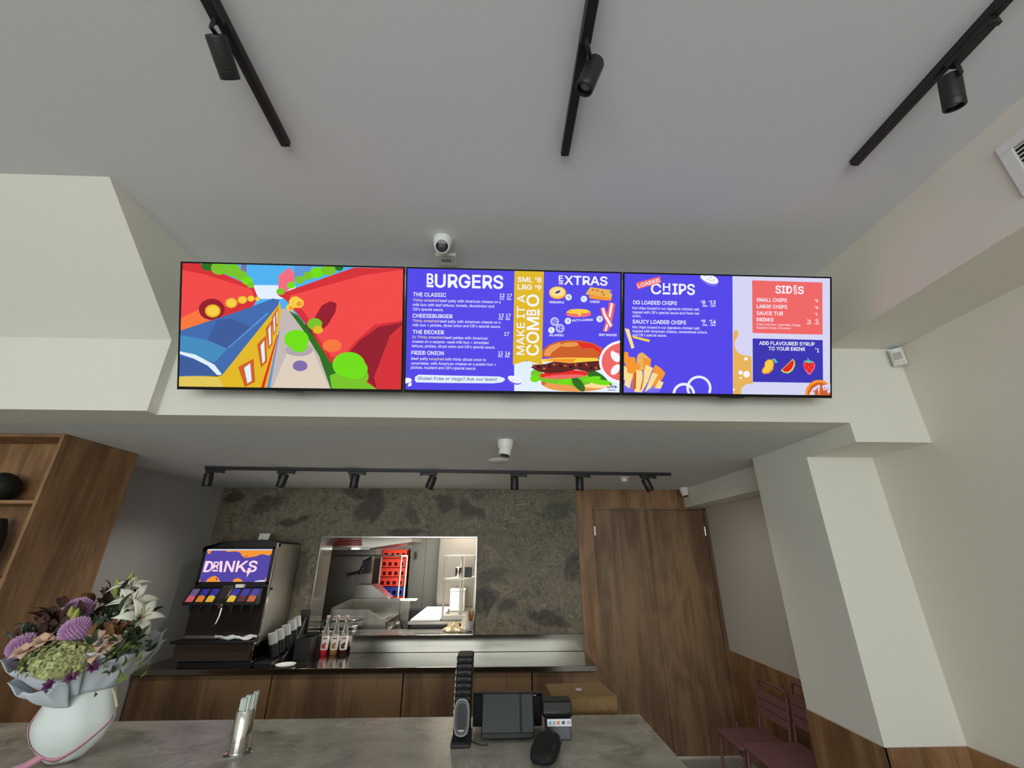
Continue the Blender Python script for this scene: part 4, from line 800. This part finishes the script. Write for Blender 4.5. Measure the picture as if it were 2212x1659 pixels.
# prep bench on the right with gantry
t = thing('prep_bench', 'steel prep bench with a white board along the right side of the kitchen', 'bench', (-.6, 6.4, 0))
obj('top', M().box(-.42, .5, -.74, .72, 1.11, 1.135), steeld, t, bevel=.003); obj('cabinet', M().box(-.38, .48, -.70, .7, 0, 1.11), mat('dark_steel', C(70, 68, 66), .35, 1), t); obj('front_rail', M().box(-.4, .0, -.72, -.705, 1.03, 1.06), chrome, t)
bo('cutting_board', 'long white cutting board on the prep bench beside the steel gantry', 'board', (-1.0, -.655, 5.72, 7.05, 1.1365, 1.155), mt=mat('white_board', C(236, 234, 226), .45))
t = thing('steel_gantry', 'two tier steel gantry shelf standing on the prep bench', 'shelf', (-.45, 6.1, 1.136))
for x in (-.185, .05, .175):
    for y in ((-.25,) if x < .1 else (.3,)): obj('post', M().cyl((x, y, .0), (x, y, .72), .014), pale, t)
obj('post', M().cyl((-.02, .3, 0), (-.02, .3, .72), .014), pale, t)
obj('foot_plinth', M().box(-.2, .1, -.28, -.2, 0, .05), pale, t, bevel=.002)
for z in (.44, .715): obj('shelf', M().ext([(-.2, -.27, z), (.065, -.27, z), (.2, .32, z), (-.035, .32, z)], (0, 0, .018)), pale, t)
bo('black_printer', 'small black printer on the middle shelf of the gantry', 'printer', (-.44, -.31, 6.12, 6.25, 1.596, 1.72), mt=blackp, bevel=.006)
t = thing('lidded_tub', 'square white tub standing behind the gantry', 'tub', (-.53, 6.76, 1.137)); obj('tub_body', M().box(-.1, .1, -.1, .1, 0, .25), wplas, t, bevel=.008); obj('lid', M().box(-.105, .105, -.105, .105, .2505, .275), wplas, t, bevel=.005)
t = thing('steel_canister', 'steel canister on the middle shelf of the gantry', 'canister', (-.50, 6.3, 1.595)); obj('can_body', M().lathe([(.04, 0), (.042, .004), (.042, .1)], n=24), chrome, t); obj('lid', M().lathe([(.044, .1), (.044, .11), (.01, .125)], n=24), chrome, t)
# things on the sill
t = thing('skewer_cup', 'clear cup full of brown skewers on the right end of the sill', 'cup', (-.268, 5.37, 1.0865)); obj('cup', M().lathe([(.034, 0), (.042, .1), (.040, .1), (.033, .004)], n=24), cupm, t)
random.seed(11); m = M()
sk = mat('skewer_wood', C(150, 104, 56), .6)
for k in range(16):
    a = random.uniform(0, 6.28); r_ = random.uniform(0, .024); m2 = M().cyl((math.cos(a) * r_ * .7, math.sin(a) * r_ * .7, .006), (math.cos(a) * r_ * 1.4, math.sin(a) * r_ * 1.4, random.uniform(.16, .21)), .0045, n=8); tag(obj('skewer', m2, sk), 'brown wooden skewer standing in the clear cup on the sill', 'skewer', 'skewers in the cup').location = (-.268, 5.37, 1.0865)
m.b.free()
random.seed(5)
def crumple(cx_, cy_, z, rx, ry, rz, sd):
    random.seed(sd); ph = [random.uniform(0, 6.28) for _ in range(8)]
    def fn(u, v):
        a = u * 2 * math.pi; t_ = v * math.pi / 2; k = 1 + .22 * math.sin(5 * a + ph[0]) + .14 * math.sin(9 * a + ph[1] + 4 * t_) + .12 * math.sin(7 * t_ + ph[2])
        return V((cx_ + math.cos(a) * math.cos(t_) * rx * k, cy_ + math.sin(a) * math.cos(t_) * ry * k, z + .002 + rz * math.sin(t_) * (1 + .25 * math.sin(4 * a + ph[3]) + .15 * math.sin(9 * a + ph[4])) * .8))
    return M().grid(fn, 30, 8, closed=True)
tag(obj('paper_wrap', crumple(-.46, 5.36, 1.0865, .085, .07, .085, 2), mat('greaseproof_paper', C(226, 206, 164), .7)), 'crumpled beige greaseproof paper on the sill', 'paper')
tag(obj('paper_bag', crumple(-.335, 5.45, 1.0865, .04, .04, .15, 4), mat('white_bag', C(234, 232, 228), .6)), 'white crumpled bag beside the skewer cup on the sill', 'bag')
tag(obj('tongs', M().tube([(-.39, 5.27, 1.092), (-.30, 5.29, 1.093), (-.25, 5.30, 1.092)], .005, 8), black), 'dark thin utensil lying on the sill by the skewer cup', 'utensil')

# ------------------------------------------------------------------ service counter
t = thing('service_counter', 'dark stone topped service counter across the bottom of the photo', 'counter', (-1.6, 2.45, 0))
def sx(x): return x + 1.6
obj('stone_top', M().box(sx(-2.812), sx(.822), -.5, .384, 1.014, 1.054), ctop, t, bevel=.003)
obj('front_panel', M().box(sx(-2.8), sx(.80), -.45, -.41, 0, 1.013), wood, t)
obj('end_panel', M().box(sx(.76), sx(.80), -.40, .36, 0, 1.013), wood, t)
obj('carcass', M().box(sx(-2.8), sx(.755), -.405, .30, .1, 1.013), woodd, t)
obj('work_ledge', M().box(sx(-2.7), sx(.80), .38, .78, .86, .90).box(sx(-2.7), sx(-2.66), .38, .78, 0, .86).box(sx(.3), sx(.34), .38, .78, 0, .86), woodd, t)

# ------------------------------------------------------------------ straw holder and straws
t = thing('straw_holder', 'polished steel tube holder on the counter, full of paper wrapped straws', 'straw holder', (-1.143, 2.405, 1.054))
obj('tube', M().lathe([(.040, .006), (.040, .165), (.0385, .167), (.037, .165), (.037, .012), (.001, .011)], n=36), chrome, t, smooth=50)
obj('base_ring', M().lathe([(.056, 0), (.058, .003), (.055, .007), (.041, .009)], n=36), chrome, t)
random.seed(21); stm = mat('straw_paper', C(206, 214, 208), .7); base = None
k = 0; pts = []
while len(pts) < 38:
    a, r_ = random.uniform(0, 6.28), math.sqrt(random.random()) * .032; p = (math.cos(a) * r_, math.sin(a) * r_)
    if all((p[0] - q[0]) ** 2 + (p[1] - q[1]) ** 2 > .0074 ** 2 for q in pts) or k > 4000: pts.append(p)
    k += 1
for x, y in pts:
    h = random.uniform(.212, .224); e = random.uniform(1.02, 1.16)
    s = tag(obj('paper_straw', M().cyl((x, y, .013), (x * e + .005, y * e, h + x * .45), .0046, n=8), stm), 'paper wrapped straw standing in the steel holder on the counter', 'straw', 'straws in the steel holder'); s.location = (-1.143, 2.405, 1.054)

# ------------------------------------------------------------------ pagers
t = thing('pager_charger', 'black charging base under the stack of pagers', 'charger', (-.147, 2.49, 1.054))
obj('foot', M().ext([(-.047, -.07, 0), (.043, -.07, 0), (.047, .06, 0), (-.047, .06, 0)], (0, 0, .018)).ext([(-.047, -.07, .018), (-.04, -.045, .042), (-.04, .055, .042), (-.047, .06, .018)], (.09, 0, 0)), blackp, t, bevel=.004)
obj('power_cord', M().tube([(.043, -.02, .012), (.07, -.03, .006), (.10, -.045, .004), (.125, -.04, .004)], .003, 8), black, t)
pgm = mat('pager_plastic', C(30, 30, 31), .4); rimm = mat('pager_rim_silver', C(176, 176, 172), .3)
ords = ['lowest', 'second', 'third', 'fourth', 'fifth', 'sixth', 'seventh', 'eighth', 'ninth', 'tenth', 'eleventh', 'topmost']
def rr(w, d, c, n=6):
    return [(sx_ * (w - c) + c * math.cos(a), sy_ * (d - c) + c * math.sin(a)) for sx_, sy_, a0 in ((1, 1, 0), (-1, 1, 90), (-1, -1, 180), (1, -1, 270)) for a in [R(a0 + 90 * i / n) for i in range(n + 1)]]
for k in range(12):
    z = 1.097 + k * .0268
    t = thing('pager', ('topmost pager of the stack on the counter' if k == 11 else 'lowest pager of the stack, on the charging base' if k == 0 else '%s pager from the bottom of the stack' % ords[k]), 'pager', (-.147 + .0005 * k, 2.497, z), (R(4), 0, 0), 'pagers in the stack')
    obj('case', M().ext([(x, y, 0) for x, y in rr(.041, .052, .012)], (0, 0, .019)).ext([(x, y, .019) for x, y in rr(.037, .047, .012)], (0, 0, .006)), pgm, t, bevel=.003)
    obj('light_strip', M().box(-.0435, -.0405, -.046, -.022, .003, .017), mat('pager_light', C(214, 214, 210), .35), t)
    obj('grip', M().box(-.016, .016, -.0545, -.051, .004, .009), blackm, t)
t = thing('standing_pager', 'black pager with a pale oval rim, leaning upright at the front of the stack', 'pager', (-.147, 2.418, 1.0975), (R(-6), 0, 0))
oval = lambda w, h, n=32: [(w * math.copysign(abs(math.cos(a)) ** .7, math.cos(a)), h * math.copysign(abs(math.sin(a)) ** .7, math.sin(a))) for a in [2 * math.pi * i / n for i in range(n)]]
obj('case', M().ext([(x, 0, z + .074) for x, z in oval(.037, .072)], (0, .02, 0)), pgm, t, bevel=.003)
m = M(); o1, o2 = oval(.037, .072), oval(.0325, .066)
for i in range(32):
    j = (i + 1) % 32; m.ext([(o1[i][0], -.004, o1[i][1] + .074), (o1[j][0], -.004, o1[j][1] + .074), (o2[j][0], -.004, o2[j][1] + .074), (o2[i][0], -.004, o2[i][1] + .074)], (0, .004, 0))
obj('oval_rim', m, mat('pager_rim_grey', C(120, 120, 120), .35), t)
obj('inner_ring', M().ext([(x, -.003, z + .074) for x, z in oval(.023, .052)], (0, .003, 0)), mat('pager_face', C(34, 33, 33), .6), t); obj('badge', M().box(-.012, .012, -.005, -.003, .022, .028), rimm, t)

# ------------------------------------------------------------------ point of sale
t = thing('customer_display', 'grey glossy customer screen on the counter in front of the black terminal', 'screen', (.074, 2.474, 1.063), (R(-24), 0, 0))
obj('display_case', M().box(-.128, .128, 0, .02, .008, .185), blackp, t, bevel=.004); obj('glass', M().box(-.123, .123, -.002, -.0002, .03, .181), mat('grey_reflective_glass', C(58, 61, 64), .25), t); obj('dark_stripe', M().box(.058, .069, -.0026, -.0021, .03, .181), blackm, t); obj('chin', M().box(-.126, .126, -.008, 0, .008, .028), blackp, t, bevel=.002); obj('foot', M().box(-.09, .09, .006, .05, .009, .025), blackp, t)
t = thing('sales_terminal', 'black sales terminal with a wide screen behind the grey customer display', 'terminal', (.076, 2.64, 1.054), (R(8), 0, 0))
obj('screen_shell', M().box(-.178, .178, 0, .025, .012, .162), blackp, t, bevel=.004); obj('top_edge', M().box(-.178, .178, -.004, .0, .148, .158), mat('gloss_black', C(12, 12, 13), .15), t); obj('nameplate', M().box(.128, .148, -.006, -.004, .151, .155), rimm, t); obj('stand', M().box(-.08, .08, .02, .10, .0, .03).box(-.05, .05, .01, .04, .02, .1), blackp, t, bevel=.004)
t = thing('card_reader', 'black card terminal with a white strip of payment logos, right of the customer display', 'card reader', (.322, 2.515, 1.054))
bl = mat('reader_blue_grey', C(40, 46, 64), .35)
obj('lower_body', M().ext([(-.06, -.02, 0), (-.06, -.008, .085), (-.06, .06, .085), (-.06, .075, 0)], (.12, 0, 0)), bl, t, bevel=.004)
obj('upper_body', M().ext([(-.075, -.012, .105), (-.075, .005, .15), (-.075, .075, .155), (-.075, .09, .085), (-.075, -.004, .085)], (.145, 0, 0)), blackp, t, bevel=.006)
st = obj('logo_strip', M().ext([(-.055, -.0185, .055), (-.055, -.0135, .082), (-.055, -.0095, .082), (-.055, -.0145, .055)], (.117, 0, 0)), mat('strip_white', C(232, 236, 240), .4), t)
for x, w, c in ((-.046, .011, 'mid_blue'), (-.027, .012, 'grey'), (-.006, .007, 'red'), (.001, .006, 'orange'), (.016, .016, 'navy'), (.041, .018, 'grey')): obj('logo', M().ext([(x - .001, -.0188, .063), (x - .001, -.0165, .075), (x - .001, -.0155, .075), (x - .001, -.0178, .063)], (w, 0, 0)), mat('print_' + c, C(*RGB[c]), .4), st)
t = thing('carry_pouch', 'black soft pouch lying on the counter in front of the card reader', 'pouch', (.236, 2.31, 1.055), (0, 0, R(-18)))
def pf(u, v):
    a = u * 2 * math.pi; c, s_ = math.cos(a), math.sin(a); e = .55; t_ = v * 2 - 1; w = (1 - abs(t_) ** 4) ** .5 * .98 + .02
    return V((math.copysign(abs(c) ** e, c) * .058 * w, t_ * .115, .033 + math.copysign(abs(s_) ** e, s_) * .032 * w + .012 * t_ * (s_ > 0)))
obj('pouch_body', M().grid(pf, 28, 16, closed=True), blackm, t); obj('zip', M().tube([(.058, -.09, .034), (.06, 0, .036), (.058, .09, .04)], .003, 6), black, t); obj('tab', M().box(.045, .05, -.06, -.03, .05, .066), blackp, t)
# cardboard box on the ledge behind the counter
t = thing('cardboard_box', 'brown cardboard box with a bit of white tape, behind the counter by the oak panel', 'box', (.53, 3.05, .901), (0, 0, R(4)))
cb = mat('cardboard', rough=.85, build=card_build)
obj('box_body', M().ext([(-.19, -.12, 0), (.19, -.12, 0), (.17, .13, 0), (-.185, .13, 0)], (0, 0, .205)), cb, t, bevel=.003)
obj('lid_flap', M().ext([(-.192, -.122, .206), (.192, -.122, .206), (.175, .135, .214), (-.19, .135, .212)], (0, 0, .004)), cb, t); tp = obj('tape', M().ext([(-.03, -.02, .2165), (.0, -.04, .2165), (.015, .02, .217), (-.02, .03, .217)], (0, 0, .001)), mat('white_tape', C(214, 206, 198), .4), t); tp['label'] = 'torn strip of white tape'

# ------------------------------------------------------------------ chairs by the wall
mv = mat('mauve_metal', C(120, 80, 82), .55)
def chair(loc, label, s=1):
    """faces -x; back towards the wall"""
    t = thing('slatted_chair', label, 'chair', loc, group='chairs along the wainscot'); t.scale = (s, s, s)
    w = .21
    def sp(u): return V((.2 + .035 * u, 0, .45 + .37 * u))
    m = M()
    pts = [(.18, -w, .0), (.19, -w, .42), (.2, -w, .5), (.235, -w, .76)] + [(.238 + .004 * math.sin(R(a)), -w + .06 - .06 * math.cos(R(a)), .77 + .06 * math.sin(R(a))) for a in (20, 45, 70, 90)] + [(.242, w - .06 + .06 * math.sin(R(a)), .77 + .06 * math.cos(R(a))) for a in (0, 20, 45, 70)] + [(.235, w, .76), (.2, w, .5), (.19, w, .42), (.18, w, .0)]
    obj('back_frame', m.tube(pts, .0125, 10), mv, t)
    for z in (.70, .635, .57): obj('back_slat', M().ext([(.178 + (z - .45) * .12, -w + .008, z), (.178 + (z - .45) * .12, w - .008, z), (.182 + (z - .39) * .12, w - .008, z + .055), (.182 + (z - .39) * .12, -w + .008, z + .055)], (.008, 0, 0)), mv, t, bevel=.002)
    obj('seat', M().ext([(x, y, .44) for x, y in [(a - .0, b) for a, b in rr(.215, .215, .045)]], (0, 0, .022)), mv, t, bevel=.006)
    for y in (-w + .02, w - .02): obj('leg', M().tube([(-.18, y, .44), (-.2, y, .2), (-.205, y, 0)], .0125, 10), mv, t)
    obj('seat_rail', M().box(-.19, .19, -w + .01, -w + .03, .40, .44).box(-.19, .19, w - .03, w - .01, .40, .44), mv, t)
    return t
chair((2.175, 4.275, 0), 'mauve slatted metal chair nearer the oak door, its seat partly behind the other chair')
chair((2.185, 3.80, 0), 'mauve slatted metal chair half hidden by the pillar, nearer the viewer', 1.1)

# ------------------------------------------------------------------ bouquet
bq = thing('flower_bouquet', 'big wrapped bouquet of lilies, purple chrysanthemums and green hydrangea on the left of the counter', 'bouquet', (-1.865, 2.36, 1.054))
random.seed(9)
wrapm = mat('pale_grey_tissue', C(196, 204, 212), .7); pw = mat('white_wrap_paper', C(222, 230, 228), .55); pinkm = mat('pink_edge', C(214, 150, 172), .6)
# white lower wrap with pink edging
def wr(a, v):
    r_ = .066 + .072 * math.sin(min(v * 1.9, 1) * math.pi / 2) - .040 * max(0, v - .5) / .5
    r_ *= 1 + .05 * math.sin(3 * a + 1) + .022 * math.sin(7 * a + 3 * v)
    if v < .25: r_ *= .72 + .28 * (v / .25) ** .5
    return r_
def lw(u, v):
    a = u * 2 * math.pi; r_ = wr(a, v); return V((math.cos(a) * r_ * 1.08, math.sin(a) * r_ * .85, .002 + .30 * v))
obj('lower_wrap', M().grid(lw, 48, 16, closed=True), pw, bq, solid=.003)
def sheet(a0, a1, z0f, z1f, r0f, r1f, wav, n=16, k=6):
    def fn(u, v):
        a = R(a0 + (a1 - a0) * u); r_ = r0f + (r1f - r0f) * v + wav * (math.sin(9 * u + 4 * v) + .45 * math.sin(27 * u + 3 * v)) * v
        return V((math.cos(a) * r_, math.sin(a) * r_ * .9, z0f + (z1f - z0f) * v + wav * (1.2 * math.sin(7 * u) + .5 * math.sin(23 * u + 5 * v) + .3 * math.sin(41 * u + 2)) * v))
    return M().grid(fn, n, k)
def pe(u, w):
    a = R(195 + 165 * u); q = (195 + 165 * u - 285) / 90; v = min(max(.05 + .62 * q * q + .06 * w, .01), .98); r_ = wr(a, v) + .003 + .004 * w; return V((math.cos(a) * r_ * 1.08, math.sin(a) * r_ * .85, .002 + .30 * v))
obj('pink_edging', M().grid(pe, 40, 2), pinkm, bq, solid=.002)
obj('ribbon', M().tube([(-.01, -.05, .06), (-.03, -.075, .04), (-.06, -.10, .02), (-.09, -.15, .016)], [.012, .014, .014, .012], 8), pinkm, bq)
obj('twine', M().tube([(.155, -.04, .27), (.18, -.05, .25), (.19, -.045, .225), (.205, -.05, .205)], .005, 6), mat('cream_twine', C(200, 184, 150), .7), bq)
# cellophane/tissue collars
for a0, a1, z0f, z1f, r0f, r1f, w_ in ((170, 300, .26, .40, .13, .29, .018), (250, 380, .27, .43, .13, .27, .016), (20, 190, .27, .44, .13, .27, .02), (200, 290, .22, .32, .12, .25, .02)):
    obj('tissue_collar', sheet(a0, a1, z0f, z1f, r0f, r1f, w_, 60, 10), wrapm, bq, solid=.0025)
obj('tissue_tip', M().ext([(-.27, -.02, .40), (-.38, .0, .50), (-.25, .03, .46)], (0, .004, 0)), wrapm, bq)
obj('tissue_tip', M().ext([(-.24, -.08, .37), (-.31, -.07, .42), (-.25, -.02, .32), (-.20, -.06, .29)], (0, .004, 0)), mat('white_tissue', C(226, 228, 236), .7), bq)
def petals(m, c, d, n, ln, wd, open_, r0=.0, curl=.3, tw=0):
    d = V(d).normalized(); a = d.orthogonal().normalized(); b = d.cross(a); c = V(c)
    for i in range(n):
        t_ = 2 * math.pi * i / n + tw; o = a * math.cos(t_) + b * math.sin(t_); s = d.cross(o)
        def fn(u, v, o=o, s=s):
            w = wd * math.sin(math.pi * min(.08 + .92 * v, 1)) ** .7 * (1 - .25 * v); el = open_ * v ** .8 + curl * v * v
            return c + o * (r0 + ln * math.sin(min(el, 2.4)) * v) + d * (ln * math.cos(min(el, 2.2)) * v) + s * (w * (u - .5)) + o * (abs(u - .5) * -.15 * wd)
        m.grid(fn, 4, 6)
    return m
def pompom(loc, r, mt, label):
    m = M(); loc = V(loc); n = 240
    for i in range(n):
        z = 1 - 1.5 * (i + .5) / n; q = math.sqrt(max(0, 1 - z * z)); a = i * 2.39996; d = V((q * math.cos(a), q * math.sin(a), z)); s = d.orthogonal().normalized(); p = d.cross(s); k = r * random.uniform(.9, .99)
        m.face([loc + d * r * .6 + s * r * .09, loc + d * r * .6 - s * r * .09, loc + d * k * .95 - s * r * .08, loc + d * k * 1.05 + V((0, 0, .004)), loc + d * k * .95 + s * r * .08])
        m.face([loc + d * r * .6 + p * r * .09, loc + d * r * .6 - p * r * .09, loc + d * k * .95 - p * r * .08, loc + d * k, loc + d * k * .95 + p * r * .08])
    m.ball(loc, r * .78, 16, 10)
    o = obj('chrysanthemum', m, mt, bq, smooth=0, recalc=False); o['label'] = label
pm = mat('mauve_petals', C(208, 168, 206), .7)
pompom((-.13, -.02, .575), .062, pm, 'mauve pompom flower at the upper left'); pompom((.0, -.15, .51), .060, pm, 'mauve pompom flower in the middle'); pompom((-.225, -.12, .445), .058, pm, 'mauve pompom flower at the left')
# hydrangea
m = M(); hc = V((.02, -.2, .40)); n = 120
for i in range(n):
    z = 1 - 1.35 * (i + .5) / n; q = math.sqrt(max(0, 1 - z * z)); a = i * 2.39996; d = V((q * math.cos(a) * 1.5, q * math.sin(a) * .9, z * .85)); c = hc + d * .09 * random.uniform(.92, 1.06)
    m.m = i % 2; petals(m, c, d + V((random.uniform(-.4, .4), random.uniform(-.4, .4), .2)), 4, .02, .018, 1.3, .001, .1, random.uniform(0, 1.5))
m.m = 0; m.ball(hc, .08, 16, 10, 1.4, .8, .75)
obj('hydrangea', m, [mat('hydrangea_green', C(182, 188, 128), .7), mat('hydrangea_pale', C(150, 154, 100), .7)], bq, recalc=False)
lw_ = mat('lily_white', C(226, 228, 208), .55); lg = mat('lily_green', C(150, 156, 66), .5)
for c, d, s in (((.02, .06, .66), (.1, -.5, 1), .085), ((.10, .0, .60), (.55, -.65, .7), .10), ((.19, -.06, .545), (.75, -.55, .5), .10)):
    f_ = obj('lily', petals(petals(M(), c, d, 3, s, s * .52, .95, .006, .5), V(c) + V(d).normalized() * .004, d, 3, s, s * .42, .85, .006, .5, 1.05), lw_, bq, solid=.0015, recalc=False)
    m = M(); dn = V(d).normalized()
    for k in range(5): a = k * 1.256; o = dn.orthogonal().normalized(); p = o * math.cos(a) + dn.cross(o) * math.sin(a); m.tube([V(c), V(c) + dn * s * .5 + p * .012, V(c) + dn * s * .72 + p * .026], .0018, 6)
    obj('stamen', m, mat('stamen', C(140, 110, 70), .6), f_)
def bud(c, d, l, r_): d = V(d).normalized(); obj('lily_bud', M().lathe([(r_ * .4, 0), (r_ * .9, l * .3), (r_, l * .55), (r_ * .6, l * .85), (r_ * .1, l)], c, d, 12), lg, bq)
bud((-.04, .06, .63), (-.1, -.1, 1), .09, .014); bud((-.055, -.13, .53), (.0, -.2, 1), .085, .015); bud((-.035, -.14, .53), (.25, -.2, 1), .08, .014); bud((-.015, .08, .67), (.1, 0, 1), .08, .012)
rm = mat('blush_petals', C(206, 172, 150), .65)
for c in ((-.10, -.17, .47), (-.15, -.18, .435), (.10, -.14, .475), (.17, -.14, .455), (.15, -.19, .42)):
    m = M(); petals(m, c, (random.uniform(-.3, .3), -.6, .8), 5, .045, .045, .5, .004, .35); petals(m, c, (0, -.6, .8), 5, .05, .05, .95, .004, .4, .6); obj('rose', m, rm, bq, recalc=False)
pu = mat('purple_petals', C(88, 34, 84), .65)
for c, d in (((.13, -.24, .36), (.2, -.8, .4)), ((.17, -.2, .385), (.4, -.7, .4)), ((.08, -.27, .34), (.0, -.8, .3)), ((.12, -.18, .42), (.1, -.7, .7))): obj('purple_flower', petals(petals(M(), c, d, 7, .030, .02, .7, .003, .3), c, d, 6, .024, .018, .4, .003, .2), pu, bq, recalc=False)
def leaves(name, mt, n, cx_, cy_, cz_, sx__, sy__, sz__, ln, wd, up):
    m = M()
    for i in range(n):
        c = V((cx_ + random.gauss(0, sx__), cy_ + random.gauss(0, sy__), cz_ + random.gauss(0, sz__))); d = (c - V((0, -.02, .25))).normalized() + V((random.uniform(-.5, .5), random.uniform(-.5, .5), random.uniform(0, up))); petals(m, c, d, 1, ln * random.uniform(.7, 1.3), wd, random.uniform(.1, .6), 0, .3, random.uniform(0, 6.28))
    return obj(name, m, mt, bq, recalc=False)
dg = mat('dark_leaf', C(44, 58, 36), .6); br = mat('brown_leaf', C(66, 38, 30), .6); gg = mat('grey_green_leaf', C(74, 88, 70), .6); oc = mat('ochre_leaf', C(112, 74, 34), .6)
leaves('dark_foliage', dg, 60, .02, -.02, .53, .06, .06, .05, .07, .03, .5)
leaves('dark_foliage', dg, 60, .20, -.12, .45, .035, .05, .04, .06, .025, .4)
leaves('burgundy_foliage', br, 46, -.18, -.03, .52, .04, .05, .035, .07, .04, .5)
leaves('burgundy_foliage', br, 18, -.09, .06, .61, .02, .02, .03, .05, .03, .5)
leaves('burgundy_foliage', br, 30, -.12, -.10, .47, .05, .04, .03, .06, .035, .4)
leaves('grey_green_foliage', gg, 50, -.26, -.05, .48, .035, .04, .03, .055, .02, .5)
leaves('ochre_foliage', oc, 8, -.16, .04, .60, .02, .02, .02, .06, .045, .4)
leaves('ochre_foliage', oc, 14, .13, -.08, .49, .03, .03, .02, .06, .035, .4)
leaves('green_foliage', mat('mid_leaf', C(98, 112, 50), .6), 30, .22, -.16, .40, .04, .03, .04, .05, .016, .4)
obj('stems', M().cyl((0, 0, .02), (0, 0, .40), .05, .1, 16), dg, bq)

bpy.data.objects.remove(fo)
